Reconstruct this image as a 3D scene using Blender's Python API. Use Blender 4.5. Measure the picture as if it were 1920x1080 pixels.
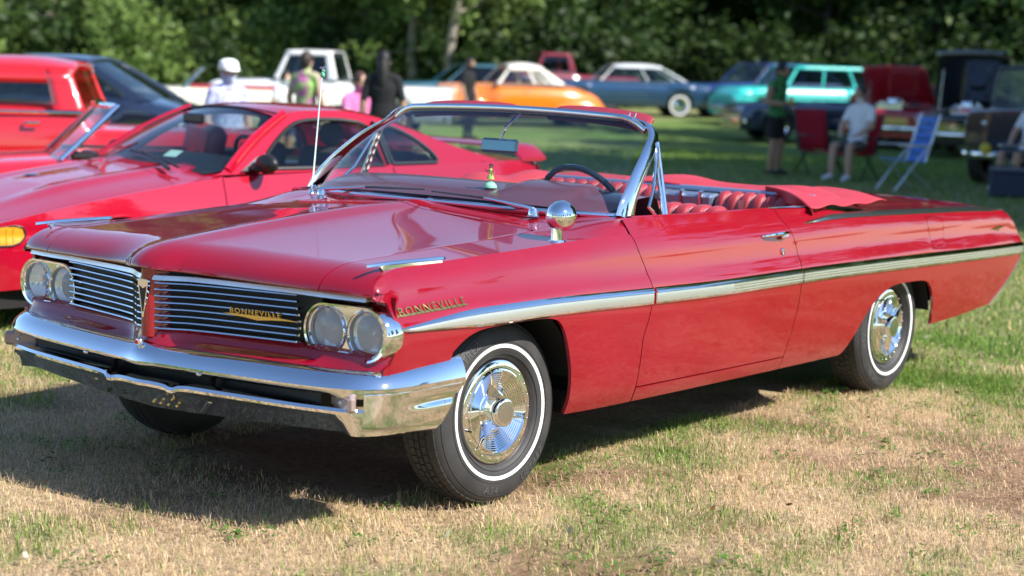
import bpy, bmesh, math, random
import numpy as np
from mathutils import Vector, Matrix, Euler
from mathutils.geometry import delaunay_2d_cdt
R = math.radians
random.seed(7); rng = np.random.default_rng(7)
S = bpy.context.scene
COL = S.collection
for o in list(bpy.data.objects): bpy.data.objects.remove(o)

# ------------------------------------------------------------------ camera
CAMP = np.array([-4.7829353, -4.6584901, 1.57012226])
CM = np.array([[0.61767186, -0.7858495, 0.03036508],
               [0.08215333, 0.1028754, 0.99129586],
               [0.78213318, 0.60980096, -0.12810339]])   # right, up, forward
FPX = 3239.05
cd = bpy.data.cameras.new('camera'); cam = bpy.data.objects.new('camera', cd); COL.objects.link(cam)
cd.sensor_width = 36; cd.lens = FPX / 1920 * 36; cd.clip_end = 2000; cd.clip_start = 0.1
mw = Matrix.Identity(4)
for i in range(3):
    mw[i][0] = CM[0][i]; mw[i][1] = CM[1][i]; mw[i][2] = -CM[2][i]; mw[i][3] = CAMP[i]
cam.matrix_world = mw
cd.dof.use_dof = True; cd.dof.focus_distance = 6.5; cd.dof.aperture_fstop = 2.2
S.camera = cam

# ------------------------------------------------------------------ light
to_sun = Vector((0.18, -1.1, 1.0)).normalized()
el = math.asin(to_sun.z)
W = bpy.data.worlds.new('World'); S.world = W; W.use_nodes = True
nt = W.node_tree; bgn = nt.nodes['Background']
sky = nt.nodes.new('ShaderNodeTexSky'); sky.sky_type = 'NISHITA'; sky.sun_disc = False
sky.sun_elevation = el; sky.sun_rotation = math.atan2(to_sun.x, to_sun.y); sky.altitude = 100
sky.air_density = 1.0; sky.dust_density = 0.1; sky.ozone_density = 5.0
nt.links.new(sky.outputs[0], bgn.inputs[0]); bgn.inputs[1].default_value = 0.125
sl = bpy.data.lights.new('sun', 'SUN'); sl.energy = 5.0; sl.angle = R(0.5); sl.color = (1.0, 0.955, 0.89)
so = bpy.data.objects.new('sun', sl); COL.objects.link(so); so.location = to_sun * 60
so.rotation_euler = to_sun.to_track_quat('Z', 'Y').to_euler()
S.view_settings.view_transform = 'Standard'; S.view_settings.look = 'None'
S.view_settings.gamma = 1; S.view_settings.use_curve_mapping = False
S.view_settings.exposure = 0.86
S.render.engine = 'CYCLES'
S.cycles.max_bounces = 10; S.cycles.transparent_max_bounces = 16

# ------------------------------------------------------------------ helpers
def ray(px, py):
    d = np.array([(px - 960) / FPX, (540 - py) / FPX, 1.0]); return d @ CM
def gz(x, y):
    d = math.hypot(x - CAMP[0], y - CAMP[1])
    return 0.016 * max(0.0, d - 40)
def spot(px, dist):
    """ground point seen in the direction of a pixel column at a horizontal distance"""
    d = ray(px, 150); h = math.hypot(d[0], d[1])
    x = CAMP[0] + d[0] / h * dist; y = CAMP[1] + d[1] / h * dist
    return (float(x), float(y), gz(x, y))
def curve(pts):
    """smooth interpolation through (t, v) pairs (monotone-ish hermite)"""
    t = np.array([p[0] for p in pts], float); v = np.array([p[1] for p in pts], float)
    d = np.diff(v) / np.diff(t); m = np.zeros_like(v)
    m[0] = d[0]; m[-1] = d[-1]
    for i in range(1, len(v) - 1):
        m[i] = 0 if d[i-1] * d[i] <= 0 else 2 * d[i-1] * d[i] / (d[i-1] + d[i])
    def f(x):
        x = np.asarray(x, float)
        i = np.clip(np.searchsorted(t, x) - 1, 0, len(t) - 2)
        h = t[i+1] - t[i]; s = np.clip((x - t[i]) / h, 0, 1)
        return ((2*s**3 - 3*s**2 + 1) * v[i] + (s**3 - 2*s**2 + s) * h * m[i]
                + (-2*s**3 + 3*s**2) * v[i+1] + (s**3 - s**2) * h * m[i+1])
    return f
def cr(pts, n=8, closed=False):
    """catmull-rom polyline through points"""
    P = [np.array(p, float) for p in pts]; out = []
    m = len(P)
    for i in range(m if closed else m - 1):
        if closed: a, b, c, d = P[(i-1) % m], P[i], P[(i+1) % m], P[(i+2) % m]
        else: a, b, c, d = P[max(i-1, 0)], P[i], P[i+1], P[min(i+2, m-1)]
        for k in range(n):
            s = k / n
            out.append(0.5 * (2*b + (c-a)*s + (2*a-5*b+4*c-d)*s*s + (3*b-a-3*c+d)*s**3))
    if not closed: out.append(P[-1])
    return [tuple(float(q) for q in p) for p in out]
def tag(o, label=None, cat=None, group=None, kind=None):
    if label: o['label'] = label
    if cat: o['category'] = cat
    if group: o['group'] = group
    if kind: o['kind'] = kind
    return o
def empty(name, loc=(0, 0, 0), rz=0, label=None, cat=None, group=None):
    o = bpy.data.objects.new(name, None); COL.objects.link(o); o.location = loc; o.rotation_euler = (0, 0, rz)
    o.empty_display_size = 0.2
    return tag(o, label, cat, group)
def link(name, me, mats, parent=None):
    o = bpy.data.objects.new(name, me); COL.objects.link(o)
    if mats is not None:
        for m in (mats if isinstance(mats, (list, tuple)) else [mats]): me.materials.append(m)
    o.parent = parent
    return o
def copy_tree(o, parent=None):
    c = o.copy(); COL.objects.link(c); c.parent = parent
    for ch in list(o.children): copy_tree(ch, c)
    return c
class MB:
    def __init__(s): s.v = []; s.f = []; s.m = []
    def add(s, vs, fs, mi=0):
        b = len(s.v); s.v += [tuple(float(q) for q in v) for v in vs]
        s.f += [tuple(i + b for i in f) for f in fs]; s.m += [mi] * len(fs); return s
    def box(s, c, d, rot=None, mi=0, bev=0.0):
        x, y, z = d[0]/2, d[1]/2, d[2]/2
        if bev > 0:
            b = min(bev, x*.9, y*.9, z*.9); vs = []; idx = {}
            for sx in (-1, 1):
                for sy in (-1, 1):
                    for sz in (-1, 1):
                        for k in range(3):
                            p = [sx*x, sy*y, sz*z]
                            for q in range(3):
                                if q != k: p[q] -= (sx, sy, sz)[q] * b
                            idx[(sx, sy, sz, k)] = len(vs); vs.append(p)
            fs = []
            for k in range(3):
                a, c2 = [(1, 2), (0, 2), (0, 1)][k]
                for sg in (-1, 1):
                    def key(u, w):
                        t = [0, 0, 0]; t[k] = sg; t[a] = u; t[c2] = w; return idx[(t[0], t[1], t[2], k)]
                    fs.append((key(-1, -1), key(1, -1), key(1, 1), key(-1, 1)))
            for k in range(3):
                a, c2 = [(1, 2), (0, 2), (0, 1)][k]
                for u in (-1, 1):
                    for w in (-1, 1):
                        def key(e, kk):
                            t = [0, 0, 0]; t[k] = e; t[a] = u; t[c2] = w; return idx[(t[0], t[1], t[2], kk)]
                        fs.append((key(-1, a), key(1, a), key(1, c2), key(-1, c2)))
            for sx in (-1, 1):
                for sy in (-1, 1):
                    for sz in (-1, 1): fs.append(tuple(idx[(sx, sy, sz, k)] for k in range(3)))
        else:
            vs = [(sx*x, sy*y, sz*z) for sx in (-1, 1) for sy in (-1, 1) for sz in (-1, 1)]
            fs = [(0,1,3,2),(4,6,7,5),(0,4,5,1),(2,3,7,6),(0,2,6,4),(1,5,7,3)]
        M = (Euler(rot).to_matrix() if rot is not None else Matrix.Identity(3))
        vs = [tuple(M @ Vector(v) + Vector(c)) for v in vs]
        return s.add(vs, fs, mi)
    def tube(s, path, r, n=10, mi=0, caps=True, sx=1.0, up=None):
        P = [Vector(p) for p in path]; m = len(P)
        rr = r if isinstance(r, (list, tuple)) else [r] * m
        vs = []; fs = []; ref = Vector(up) if up is not None else None
        for i in range(m):
            t = (P[min(i+1, m-1)] - P[max(i-1, 0)]).normalized()
            if ref is None: ref = Vector((0, 0, 1)) if abs(t.z) < .9 else Vector((1, 0, 0))
            a = t.cross(ref)
            if a.length < 1e-5: a = t.orthogonal()
            a.normalize(); b = a.cross(t).normalized()
            if up is None: ref = b
            for k in range(n):
                th = 2 * math.pi * k / n
                vs.append(P[i] + a * (math.cos(th) * rr[i] * sx) + b * (math.sin(th) * rr[i]))
        for i in range(m - 1):
            for k in range(n): fs.append((i*n+k, i*n+(k+1) % n, (i+1)*n+(k+1) % n, (i+1)*n+k))
        if caps: fs.append(tuple(range(n-1, -1, -1))); fs.append(tuple((m-1)*n+k for k in range(n)))
        return s.add(vs, fs, mi)
    def sweep(s, path, profs, mi=0, closed=True, caps=True):
        """path: list of (origin, axisA, axisB); profs: list of 2-D profiles, one per station or one for all"""
        m = len(path); one = isinstance(profs[0][0], (int, float)); n = len(profs) if one else len(profs[0])
        vs = []; fs = []
        for i, (o, a, b) in enumerate(path):
            pr = profs if one else profs[i]
            for (u, w) in pr: vs.append(Vector(o) + Vector(a) * u + Vector(b) * w)
        for i in range(m - 1):
            for k in range(n if closed else n - 1):
                fs.append((i*n+k, i*n+(k+1) % n, (i+1)*n+(k+1) % n, (i+1)*n+k))
        if caps and closed: fs.append(tuple(range(n-1, -1, -1))); fs.append(tuple((m-1)*n+k for k in range(n)))
        return s.add(vs, fs, mi)
    def lathe(s, prof, c=(0, 0, 0), axis='y', n=40, mi=0, a0=0, a1=2*math.pi):
        """prof: (radius, along axis)"""
        full = abs(a1 - a0 - 2*math.pi) < 1e-6; cnt = n if full else n + 1
        vs = []; fs = []; m = len(prof)
        for k in range(cnt):
            th = a0 + (a1 - a0) * k / n; cs, sn = math.cos(th), math.sin(th)
            for (r, h) in prof:
                p = {'y': (r*cs, h, r*sn), 'z': (r*cs, r*sn, h), 'x': (h, r*cs, r*sn)}[axis]
                vs.append((p[0]+c[0], p[1]+c[1], p[2]+c[2]))
        for k in range(n):
            k2 = (k + 1) % cnt
            for i in range(m - 1): fs.append((k*m+i, k2*m+i, k2*m+i+1, k*m+i+1))
        return s.add(vs, fs, mi)
    def grid(s, f, us, vs_, mi=0, flip=False):
        nu, nv = len(us), len(vs_)
        V = [f(u, v) for u in us for v in vs_]
        F = []
        for i in range(nu-1):
            for j in range(nv-1):
                q = (i*nv+j, (i+1)*nv+j, (i+1)*nv+j+1, i*nv+j+1)
                F.append(q[::-1] if flip else q)
        return s.add(V, F, mi)
    def ball(s, c, r, n=12, mi=0, sc=(1, 1, 1)):
        pr = [(math.sin(math.pi*i/n), math.cos(math.pi*i/n)) for i in range(n+1)]
        b = len(s.v); s.lathe([(q[0]*r, q[1]*r) for q in pr], (0, 0, 0), 'z', n*2, mi)
        for i in range(b, len(s.v)): s.v[i] = tuple(s.v[i][k]*sc[k] + c[k] for k in range(3))
        return s
    def build(s, name, mats, parent=None, smooth=True, angle=35, thick=None, merge=True):
        me = bpy.data.meshes.new(name); me.from_pydata(s.v, [], s.f)
        if any(s.m): me.polygons.foreach_set('material_index', s.m)
        bm = bmesh.new(); bm.from_mesh(me)
        if merge: bmesh.ops.remove_doubles(bm, verts=bm.verts, dist=1e-5)
        bmesh.ops.recalc_face_normals(bm, faces=bm.faces)
        bm.to_mesh(me); bm.free()
        if smooth:
            me.shade_smooth(); me.set_sharp_from_angle(angle=R(angle))
        o = link(name, me, mats, parent)
        if thick:
            md = o.modifiers.new('thick', 'SOLIDIFY'); md.thickness = thick; md.offset = -1
        return o
def inside(poly, pts):
    x, y = pts[:, 0], pts[:, 1]; n = len(poly); r = np.zeros(len(pts), bool); j = n - 1
    for i in range(n):
        xi, yi = poly[i]; xj, yj = poly[j]
        c = ((yi > y) != (yj > y)) & (x < (xj - xi) * (y - yi) / (yj - yi + 1e-15) + xi)
        r ^= c; j = i
    return r
def resample(poly, sp):
    out = []; n = len(poly)
    for i in range(n):
        a = np.array(poly[i]); b = np.array(poly[(i+1) % n]); L = np.linalg.norm(b - a)
        k = max(1, int(math.ceil(L / sp)))
        for q in range(k): out.append(tuple(a + (b - a) * q / k))
    return out
def panel(outline, f, sp=0.03, flange=0.012, holes=(), flip=False, spy=None):
    """triangulated sheet bounded by a 2-D outline, mapped through f(u, v) -> xyz arrays; analytic normals"""
    ol = [outline] + list(holes); P = []; faces = []; loops = []
    for q in ol:
        rs = resample(q, sp); b = len(P); P += rs; loops.append(list(range(b, b + len(rs))))
    nb = len(P)
    A = np.array(P); lo, hi = A.min(0), A.max(0)
    spy = spy or sp
    gx, gy = np.meshgrid(np.arange(lo[0] + sp/2, hi[0], sp), np.arange(lo[1] + spy/2, hi[1], spy))
    G = np.stack([gx.ravel(), gy.ravel()], 1)
    ok = inside([P[i] for i in loops[0]], G)
    for l in loops[1:]: ok &= ~inside([P[i] for i in l], G)
    G = G[ok]
    if len(G):
        sc = np.array([1/sp, 1/spy])
        keep = np.array([np.min(((A - g) * sc)**2 @ np.ones(2)) > 0.16 for g in G]); G = G[keep]
    V2 = [Vector(p) for p in P] + [Vector(g) for g in G]
    ed = []
    for l in loops: ed += [(l[i], l[(i+1) % len(l)]) for i in range(len(l))]
    vv, ee, ff, ov, oe, of = delaunay_2d_cdt(V2, ed, [], 0, 1e-7)
    U = np.array([(v.x, v.y) for v in vv])
    T = np.array([t for t in ff if len(t) == 3])
    cen = U[T].mean(1)
    ok = inside([P[i] for i in loops[0]], cen)
    for l in loops[1:]: ok &= ~inside([P[i] for i in l], cen)
    T = T[ok]
    X = np.stack(f(U[:, 0], U[:, 1]), 1)
    e = 1e-4
    du = np.stack(f(U[:, 0] + e, U[:, 1]), 1) - np.stack(f(U[:, 0] - e, U[:, 1]), 1)
    dv = np.stack(f(U[:, 0], U[:, 1] + e), 1) - np.stack(f(U[:, 0], U[:, 1] - e), 1)
    N = np.cross(du, dv); N /= np.linalg.norm(N, axis=1)[:, None] + 1e-12
    # delaunay triangles are counter-clockwise in (u, v)
    a, b, c = U[T[:, 0]], U[T[:, 1]], U[T[:, 2]]
    cw = ((b-a)[:, 0]*(c-a)[:, 1] - (b-a)[:, 1]*(c-a)[:, 0]) < 0
    T[cw] = T[cw][:, ::-1]
    if flip: N = -N; T = T[:, ::-1]
    verts = [tuple(x) for x in X]; tri = [tuple(int(i) for i in t) for t in T]; nor = [tuple(n) for n in N]
    if flange > 0:
        cnt = {}
        for t in tri:
            for i in range(3):
                k = (t[i], t[(i+1) % 3]); cnt[k] = 1
        for k in list(cnt):
            if (k[1], k[0]) in cnt: continue
            i, j = k; p, q = X[i], X[j]; t = q - p
            for (vv_, off) in ((p, 0), (q, 0), (q, 1), (p, 1)):
                nn = N[i] if vv_ is p else N[j]
                verts.append(tuple(vv_ - nn * flange * off))
                o = np.cross(t, nn); o /= np.linalg.norm(o) + 1e-12; nor.append(tuple(o))
            m = len(verts); tri.append((m-3, m-4, m-1, m-2))
    return verts, tri, nor
def patches(name, ps, mat, parent):
    v = []; f = []; n = []
    for (a, b, c) in ps:
        k = len(v); v += a; n += c; f += [tuple(i + k for i in t) for t in b]
    me = bpy.data.meshes.new(name); me.from_pydata(v, [], f)
    me.shade_smooth()
    me.normals_split_custom_set_from_vertices(n)
    return link(name, me, mat, parent)
def text_mesh(s, size, depth=0.002, align='CENTER', space=1.0, bevel=0.0):
    c = bpy.data.curves.new('lettering', 'FONT'); c.body = s; c.size = size; c.extrude = depth
    c.align_x = align; c.space_character = space; c.resolution_u = 2; c.bevel_depth = bevel
    o = bpy.data.objects.new('lettering', c); COL.objects.link(o)
    dg = bpy.context.evaluated_depsgraph_get(); me = bpy.data.meshes.new_from_object(o.evaluated_get(dg))
    bpy.data.objects.remove(o); return me

# ------------------------------------------------------------------ materials
MATS = {}
def mat(name, col, rough=.5, metal=0, coat=0, spec=.5, bump=None, vary=None, trans=0, ior=1.45, coat_r=.03, sheen=0):
    if name in MATS: return MATS[name]
    m = bpy.data.materials.new(name); m.use_nodes = True; n = m.node_tree; b = n.nodes['Principled BSDF']
    b.inputs['Base Color'].default_value = (*col, 1); b.inputs['Roughness'].default_value = rough
    b.inputs['Metallic'].default_value = metal; b.inputs['Coat Weight'].default_value = coat
    b.inputs['Coat Roughness'].default_value = coat_r
    if coat >= 1: b.inputs['Coat IOR'].default_value = 1.7
    b.inputs['Specular IOR Level'].default_value = spec; b.inputs['Transmission Weight'].default_value = trans
    b.inputs['IOR'].default_value = ior
    if vary or bump:
        tc = n.nodes.new('ShaderNodeTexCoord')
    if vary:      # (scale, amount)
        nz = n.nodes.new('ShaderNodeTexNoise'); nz.inputs['Scale'].default_value = vary[0]; nz.inputs['Detail'].default_value = 6
        n.links.new(tc.outputs['Object'], nz.inputs['Vector'])
        mx = n.nodes.new('ShaderNodeMix'); mx.data_type = 'RGBA'
        a = vary[1]; c2 = vary[2] if len(vary) > 2 else tuple(c * (1 - a) for c in col)
        mx.inputs['A'].default_value = (*[min(1, c * (1 + a*.5)) for c in col], 1); mx.inputs['B'].default_value = (*c2, 1)
        rp = n.nodes.new('ShaderNodeMapRange'); rp.inputs['From Min'].default_value = .35; rp.inputs['From Max'].default_value = .65
        n.links.new(nz.outputs['Fac'], rp.inputs['Value']); n.links.new(rp.outputs['Result'], mx.inputs['Factor'])
        n.links.new(mx.outputs['Result'], b.inputs['Base Color'])
    if bump:      # (scale, strength, distance)
        nz = n.nodes.new('ShaderNodeTexNoise'); nz.inputs['Scale'].default_value = bump[0]; nz.inputs['Detail'].default_value = 5
        n.links.new(tc.outputs['Object'], nz.inputs['Vector'])
        bp = n.nodes.new('ShaderNodeBump'); bp.inputs['Strength'].default_value = bump[1]; bp.inputs['Distance'].default_value = bump[2]
        n.links.new(nz.outputs['Fac'], bp.inputs['Height']); n.links.new(bp.outputs['Normal'], b.inputs['Normal'])
    MATS[name] = m; return m
def glass_mat(name, tint=(.85, .92, .9), dens=.12, rough=0.0):
    """thin pane: mostly see-through with a sky-reflecting surface"""
    if name in MATS: return MATS[name]
    m = bpy.data.materials.new(name); m.use_nodes = True; n = m.node_tree; n.nodes.clear()
    out = n.nodes.new('ShaderNodeOutputMaterial'); tr = n.nodes.new('ShaderNodeBsdfTransparent'); tr.inputs[0].default_value = (*tint, 1)
    gl = n.nodes.new('ShaderNodeBsdfGlossy'); gl.inputs['Roughness'].default_value = rough; gl.inputs[0].default_value = (1, 1, 1, 1)
    lw = n.nodes.new('ShaderNodeLayerWeight'); lw.inputs['Blend'].default_value = .5
    fr = n.nodes.new('ShaderNodeMath'); fr.operation = 'POWER'; fr.inputs[1].default_value = 5.0
    n.links.new(lw.outputs['Facing'], fr.inputs[0])
    mx = n.nodes.new('ShaderNodeMixShader'); ad = n.nodes.new('ShaderNodeMath'); ad.operation = 'MULTIPLY_ADD'
    ad.inputs[1].default_value = .75; ad.inputs[2].default_value = .035 + dens * .05; ad.use_clamp = True
    n.links.new(fr.outputs[0], ad.inputs[0]); n.links.new(ad.outputs[0], mx.inputs[0])
    n.links.new(tr.outputs[0], mx.inputs[1]); n.links.new(gl.outputs[0], mx.inputs[2]); n.links.new(mx.outputs[0], out.inputs[0])
    MATS[name] = m; return m
RED = mat('candy red paint', (.25, .0014, .012), .42, .0, 1.0, .08, vary=(2.2, .06), bump=(5, .06, .002))
CHROME = mat('chrome', (.82, .82, .83), .035, 1.0)
SATIN = mat('satin aluminium', (.90, .90, .90), .38, 1.0, bump=(260, .05, .002))
STEEL = mat('brushed steel', (.62, .62, .63), .22, 1.0)
GOLD = mat('gilt metal', (.70, .50, .18), .22, 1.0)
BLACK = mat('black enamel', (.008, .008, .009), .45)
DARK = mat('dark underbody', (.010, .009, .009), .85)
RUBBER = mat('tyre rubber', (.022, .021, .021), .62, bump=(60, .15, .003), vary=(9, .35, (.045, .042, .04)))
LETTER = mat('raised rubber lettering', (.075, .072, .07), .6)
WHITEW = mat('white tyre stripe', (.82, .81, .78), .5)
VINYL = mat('red vinyl', (.36, .035, .045), .42, coat=.15, bump=(420, .12, .001), vary=(5, .18))
BOOTV = mat('soft red boot vinyl', (.47, .035, .05), .55, bump=(300, .15, .001), vary=(4, .15))
DASH = mat('maroon dash pad', (.17, .05, .075), .38, coat=.4, bump=(300, .1, .001))
GLASS = glass_mat('windscreen glass', (.80, .90, .88), .2)
_n = GLASS.node_tree; _tc = _n.nodes.new('ShaderNodeTexCoord'); _sp = _n.nodes.new('ShaderNodeSeparateXYZ'); _mr = _n.nodes.new('ShaderNodeMapRange'); _mx = _n.nodes.new('ShaderNodeMix'); _mx.data_type = 'RGBA'
_mr.inputs['From Min'].default_value = 1.27; _mr.inputs['From Max'].default_value = 1.36
_mx.inputs['A'].default_value = (.78, .90, .88, 1); _mx.inputs['B'].default_value = (.16, .20, .46, 1)
_n.links.new(_tc.outputs['Object'], _sp.inputs[0]); _n.links.new(_sp.outputs['Z'], _mr.inputs['Value']); _n.links.new(_mr.outputs['Result'], _mx.inputs['Factor'])
_n.links.new(_mx.outputs['Result'], [q for q in _n.nodes if q.type == 'BSDF_TRANSPARENT'][0].inputs[0])
def lamp_lens():
    m = glass_mat('headlamp lens', (.90, .93, .94), .3); n = m.node_tree; out = [q for q in n.nodes if q.type == 'OUTPUT_MATERIAL'][0]; old = out.inputs[0].links[0].from_socket
    df = n.nodes.new('ShaderNodeBsdfDiffuse'); df.inputs[0].default_value = (.88, .90, .94, 1); mx = n.nodes.new('ShaderNodeMixShader'); mx.inputs[0].default_value = .34
    tc = n.nodes.new('ShaderNodeTexCoord'); wv = n.nodes.new('ShaderNodeTexNoise'); wv.inputs['Scale'].default_value = 60; bp = n.nodes.new('ShaderNodeBump'); bp.inputs['Strength'].default_value = .3; bp.inputs['Distance'].default_value = .004
    n.links.new(tc.outputs['Object'], wv.inputs['Vector']); n.links.new(wv.outputs['Fac'], bp.inputs['Height']); n.links.new(bp.outputs['Normal'], [q for q in n.nodes if q.type == 'BSDF_GLOSSY'][0].inputs['Normal'])
    n.links.new(old, mx.inputs[1]); n.links.new(df.outputs[0], mx.inputs[2]); n.links.new(mx.outputs[0], out.inputs[0]); return m
LENS = lamp_lens()
CLEAR = glass_mat('lamp glass', (.93, .95, .95), .3)
SILVERP = mat('blue silver trim', (.34, .42, .56), .3, .7)
BLACKPL = mat('black plastic', (.014, .014, .015), .42, bump=(200, .1, .001))
MRED = mat('bright red paint', (.40, .002, .020), .40, 0.0, 1.0, .08)

# ================================================================== the red convertible (car frame = world: x rearward from the front axle, -y is its left side)
CAR = empty('convertible_car', (0, 0, 0), 0, 'red chrome-trimmed open 1960s convertible with whitewall tyres on dry grass', 'car')
XL = curve([(0, -.905), (.05, -.897), (.15, -.845), (.3, -.805), (.5, -.782), (.7, -.755), (.85, -.728), (.93, -.700), (1.0, -.66)])
ZL = curve([(0, .838), (.3, .824), (.7, .816), (1.0, .808)])
ZCN = curve([(-.95, .898), (-.75, .922), (-.5, .948), (-.3, .966), (0, .990), (.3, 1.006), (.5, 1.010), (.8, 1.012)])
ZS = curve([(-.95, .875), (-.75, .893), (-.57, .902), (-.3, .914), (0, .927), (.3, .942), (.5, .962), (.72, .990), (.85, .996)])
ZC0 = curve([(-.95, .87), (-.75, .884), (-.6, .893), (-.3, .901), (0, .913), (.3, .926), (.6, .937), (.9, .934), (1.3, .928), (2.0, .922), (2.4, .926), (3.2, .908), (4.4, .862), (4.7, .80)])
CW = curve([(-.75, .925), (-.62, .897), (-.5, .878), (-.3, .880), (0, .898), (.3, .915), (.7, .932), (1, .937), (2, .937), (3.2, .927), (4.4, .902), (4.7, .89)])
RIDGE = curve([(0, 1), (.02, .985), (.05, .86), (.09, .70), (.16, .56), (.3, .38), (.5, .17), (.66, .03), (.71, 0), (1.2, 0)])
YC = .71
def ztop(x, ay):
    zs, c = ZS(x), CW(x)
    q = np.clip((ay - YC) / (c - YC), 0, 1.6)
    p = np.where(x > .36, 1 + np.clip((x - .36) * 18, 0, 7), 1.0)
    return np.where(ay <= YC, zs + (ZCN(x) - zs) * RIDGE(ay), zs + (ZC0(x) - zs) * q ** p)
ROLL = .17
def f_top(u, v):
    u = np.asarray(u, float); v = np.asarray(v, float); ay = np.sqrt(v*v + 1e-8)
    xl = XL(ay); q = (u - xl) / ROLL; ph = np.clip(q, 0, 1) * math.pi / 2
    x = np.where(q < 1, xl + ROLL * (1 - np.cos(ph)), u)
    b = ztop(xl, ay) - ZL(ay)
    z = ztop(x, ay) - b * (1 - np.sin(ph))
    return x, v + 0 * u, z
_xp = np.concatenate([np.linspace(-.713, -.5, 60), np.linspace(-.49, .74, 120)])
_ex, _ey, _ez = f_top(_xp, CW(_xp))
EX = np.concatenate([_ex, np.linspace(.76, 4.7, 160)]); EZ = np.concatenate([_ez, ZC0(np.linspace(.76, 4.7, 160))])
EY = np.concatenate([_ey, CW(np.linspace(.76, 4.7, 160))])
zc = lambda x: np.interp(x, EX, EZ)
cw_ = lambda x: np.interp(x, EX, EY)
WW = curve([(-.75, .962), (-.6, .970), (-.3, .982), (.3, .992), (1, .996), (2.5, .995), (3.5, .985), (4.3, .966), (4.7, .945)])
ZT = curve([(-.75, .700), (-.66, .700), (-.3, .711), (.05, .711), (.8, .695), (1.4, .684), (2.0, .682), (4.5, .637), (4.7, .633)])
PU = curve([(0, 0), (.14, .03), (.26, .17), (.38, .34), (.52, .43), (.72, .52), (.86, .66), (.95, .85), (1, 1)])
PL = curve([(0, 0), (.05, .001), (.12, .006), (.2, .013), (.28, .022), (.35, .034), (.40, .050), (.45, .075)])
def hw(x, z):
    zt, c, w = ZT(x), zc(x), WW(x)
    s = (z - zt) / (c - zt)
    up = w - (w - cw_(x)) * PU(np.clip(s, 0, 1)) - np.where(s > 1, (z - c) * .62, 0)
    r = np.where(z >= zt, up, w - PL(np.clip(zt - z, 0, .45)))
    fr_ = np.clip((-.585 - np.asarray(x, float)) / .130, 0, .999)
    return r - .034 * (1 - np.sqrt(1 - fr_ ** 2)) * np.clip(1 - s, 0, 1)
def f_side(sg):
    return lambda u, v: (np.asarray(u, float) + 0, sg * hw(u, v), np.asarray(v, float) + 0)
def side_patch(outline, sg, sp=.028, fl=.014): return panel(outline, f_side(sg), sp, fl, flip=(sg > 0))
DF = curve([(.25, .767), (.34, .767), (.52, .766), (.6, .79), (.66, .806), (.70, .812), (.80, .785), (.878, .742), (.94, .725), (1.0, .715)])
DR = curve([(.25, 1.93), (.325, 1.935), (.45, 1.97), (.6, 2.0), (.71, 2.0), (.8, 1.985), (.88, 1.945), (.93, 1.905), (1.0, 1.87)])
ARCHF = [(-.40, .50), (-.388, .56), (-.369, .604)] + cr([(-.369, .604), (-.33, .632), (-.281, .655), (-.209, .669), (-.05, .674), (.1, .673), (.17, .666), (.215, .648), (.255, .60), (.288, .53), (.316, .447), (.330, .36), (.333, .285)], 5)[1:]
ARCHR = cr([(2.52, .266), (2.60, .35), (2.685, .44), (2.77, .50), (2.87, .542), (2.98, .563), (3.18, .563), (3.30, .556), (3.37, .535), (3.42, .49), (3.45, .43), (3.475, .33)], 5)
BELT = curve([(.6, 1.0), (.8, .993), (1.3, .985), (1.9, .977), (2.2, .968), (2.5, .938)])
g = .0025
zz_up = lambda a, b, n=22: list(np.linspace(a, b, n))
def fender_outline():
    o = [(-.705, .80), (-.660, .792), (-.652, .77), (-.648, .70), (-.650, .62), (-.662, .592), (-.685, .575), (-.69, .50)] + ARCHF + [(.5, .279), (.74, .275)]
    ztopd = float(zc(.727))
    o += [(float(DF(z)) - g, z) for z in zz_up(.276, ztopd)]
    xs = np.concatenate([np.linspace(.70, -.55, 44), np.linspace(-.56, -.712, 22)])
    o += [(float(x), float(zc(x))) for x in xs]
    return o
def hood_cut(sg, n=40):   # hood side edge in (x', y)
    xs = np.linspace(-.75, .42, n); return [(float(x), sg * (.712 + .0)) for x in xs]
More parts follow.
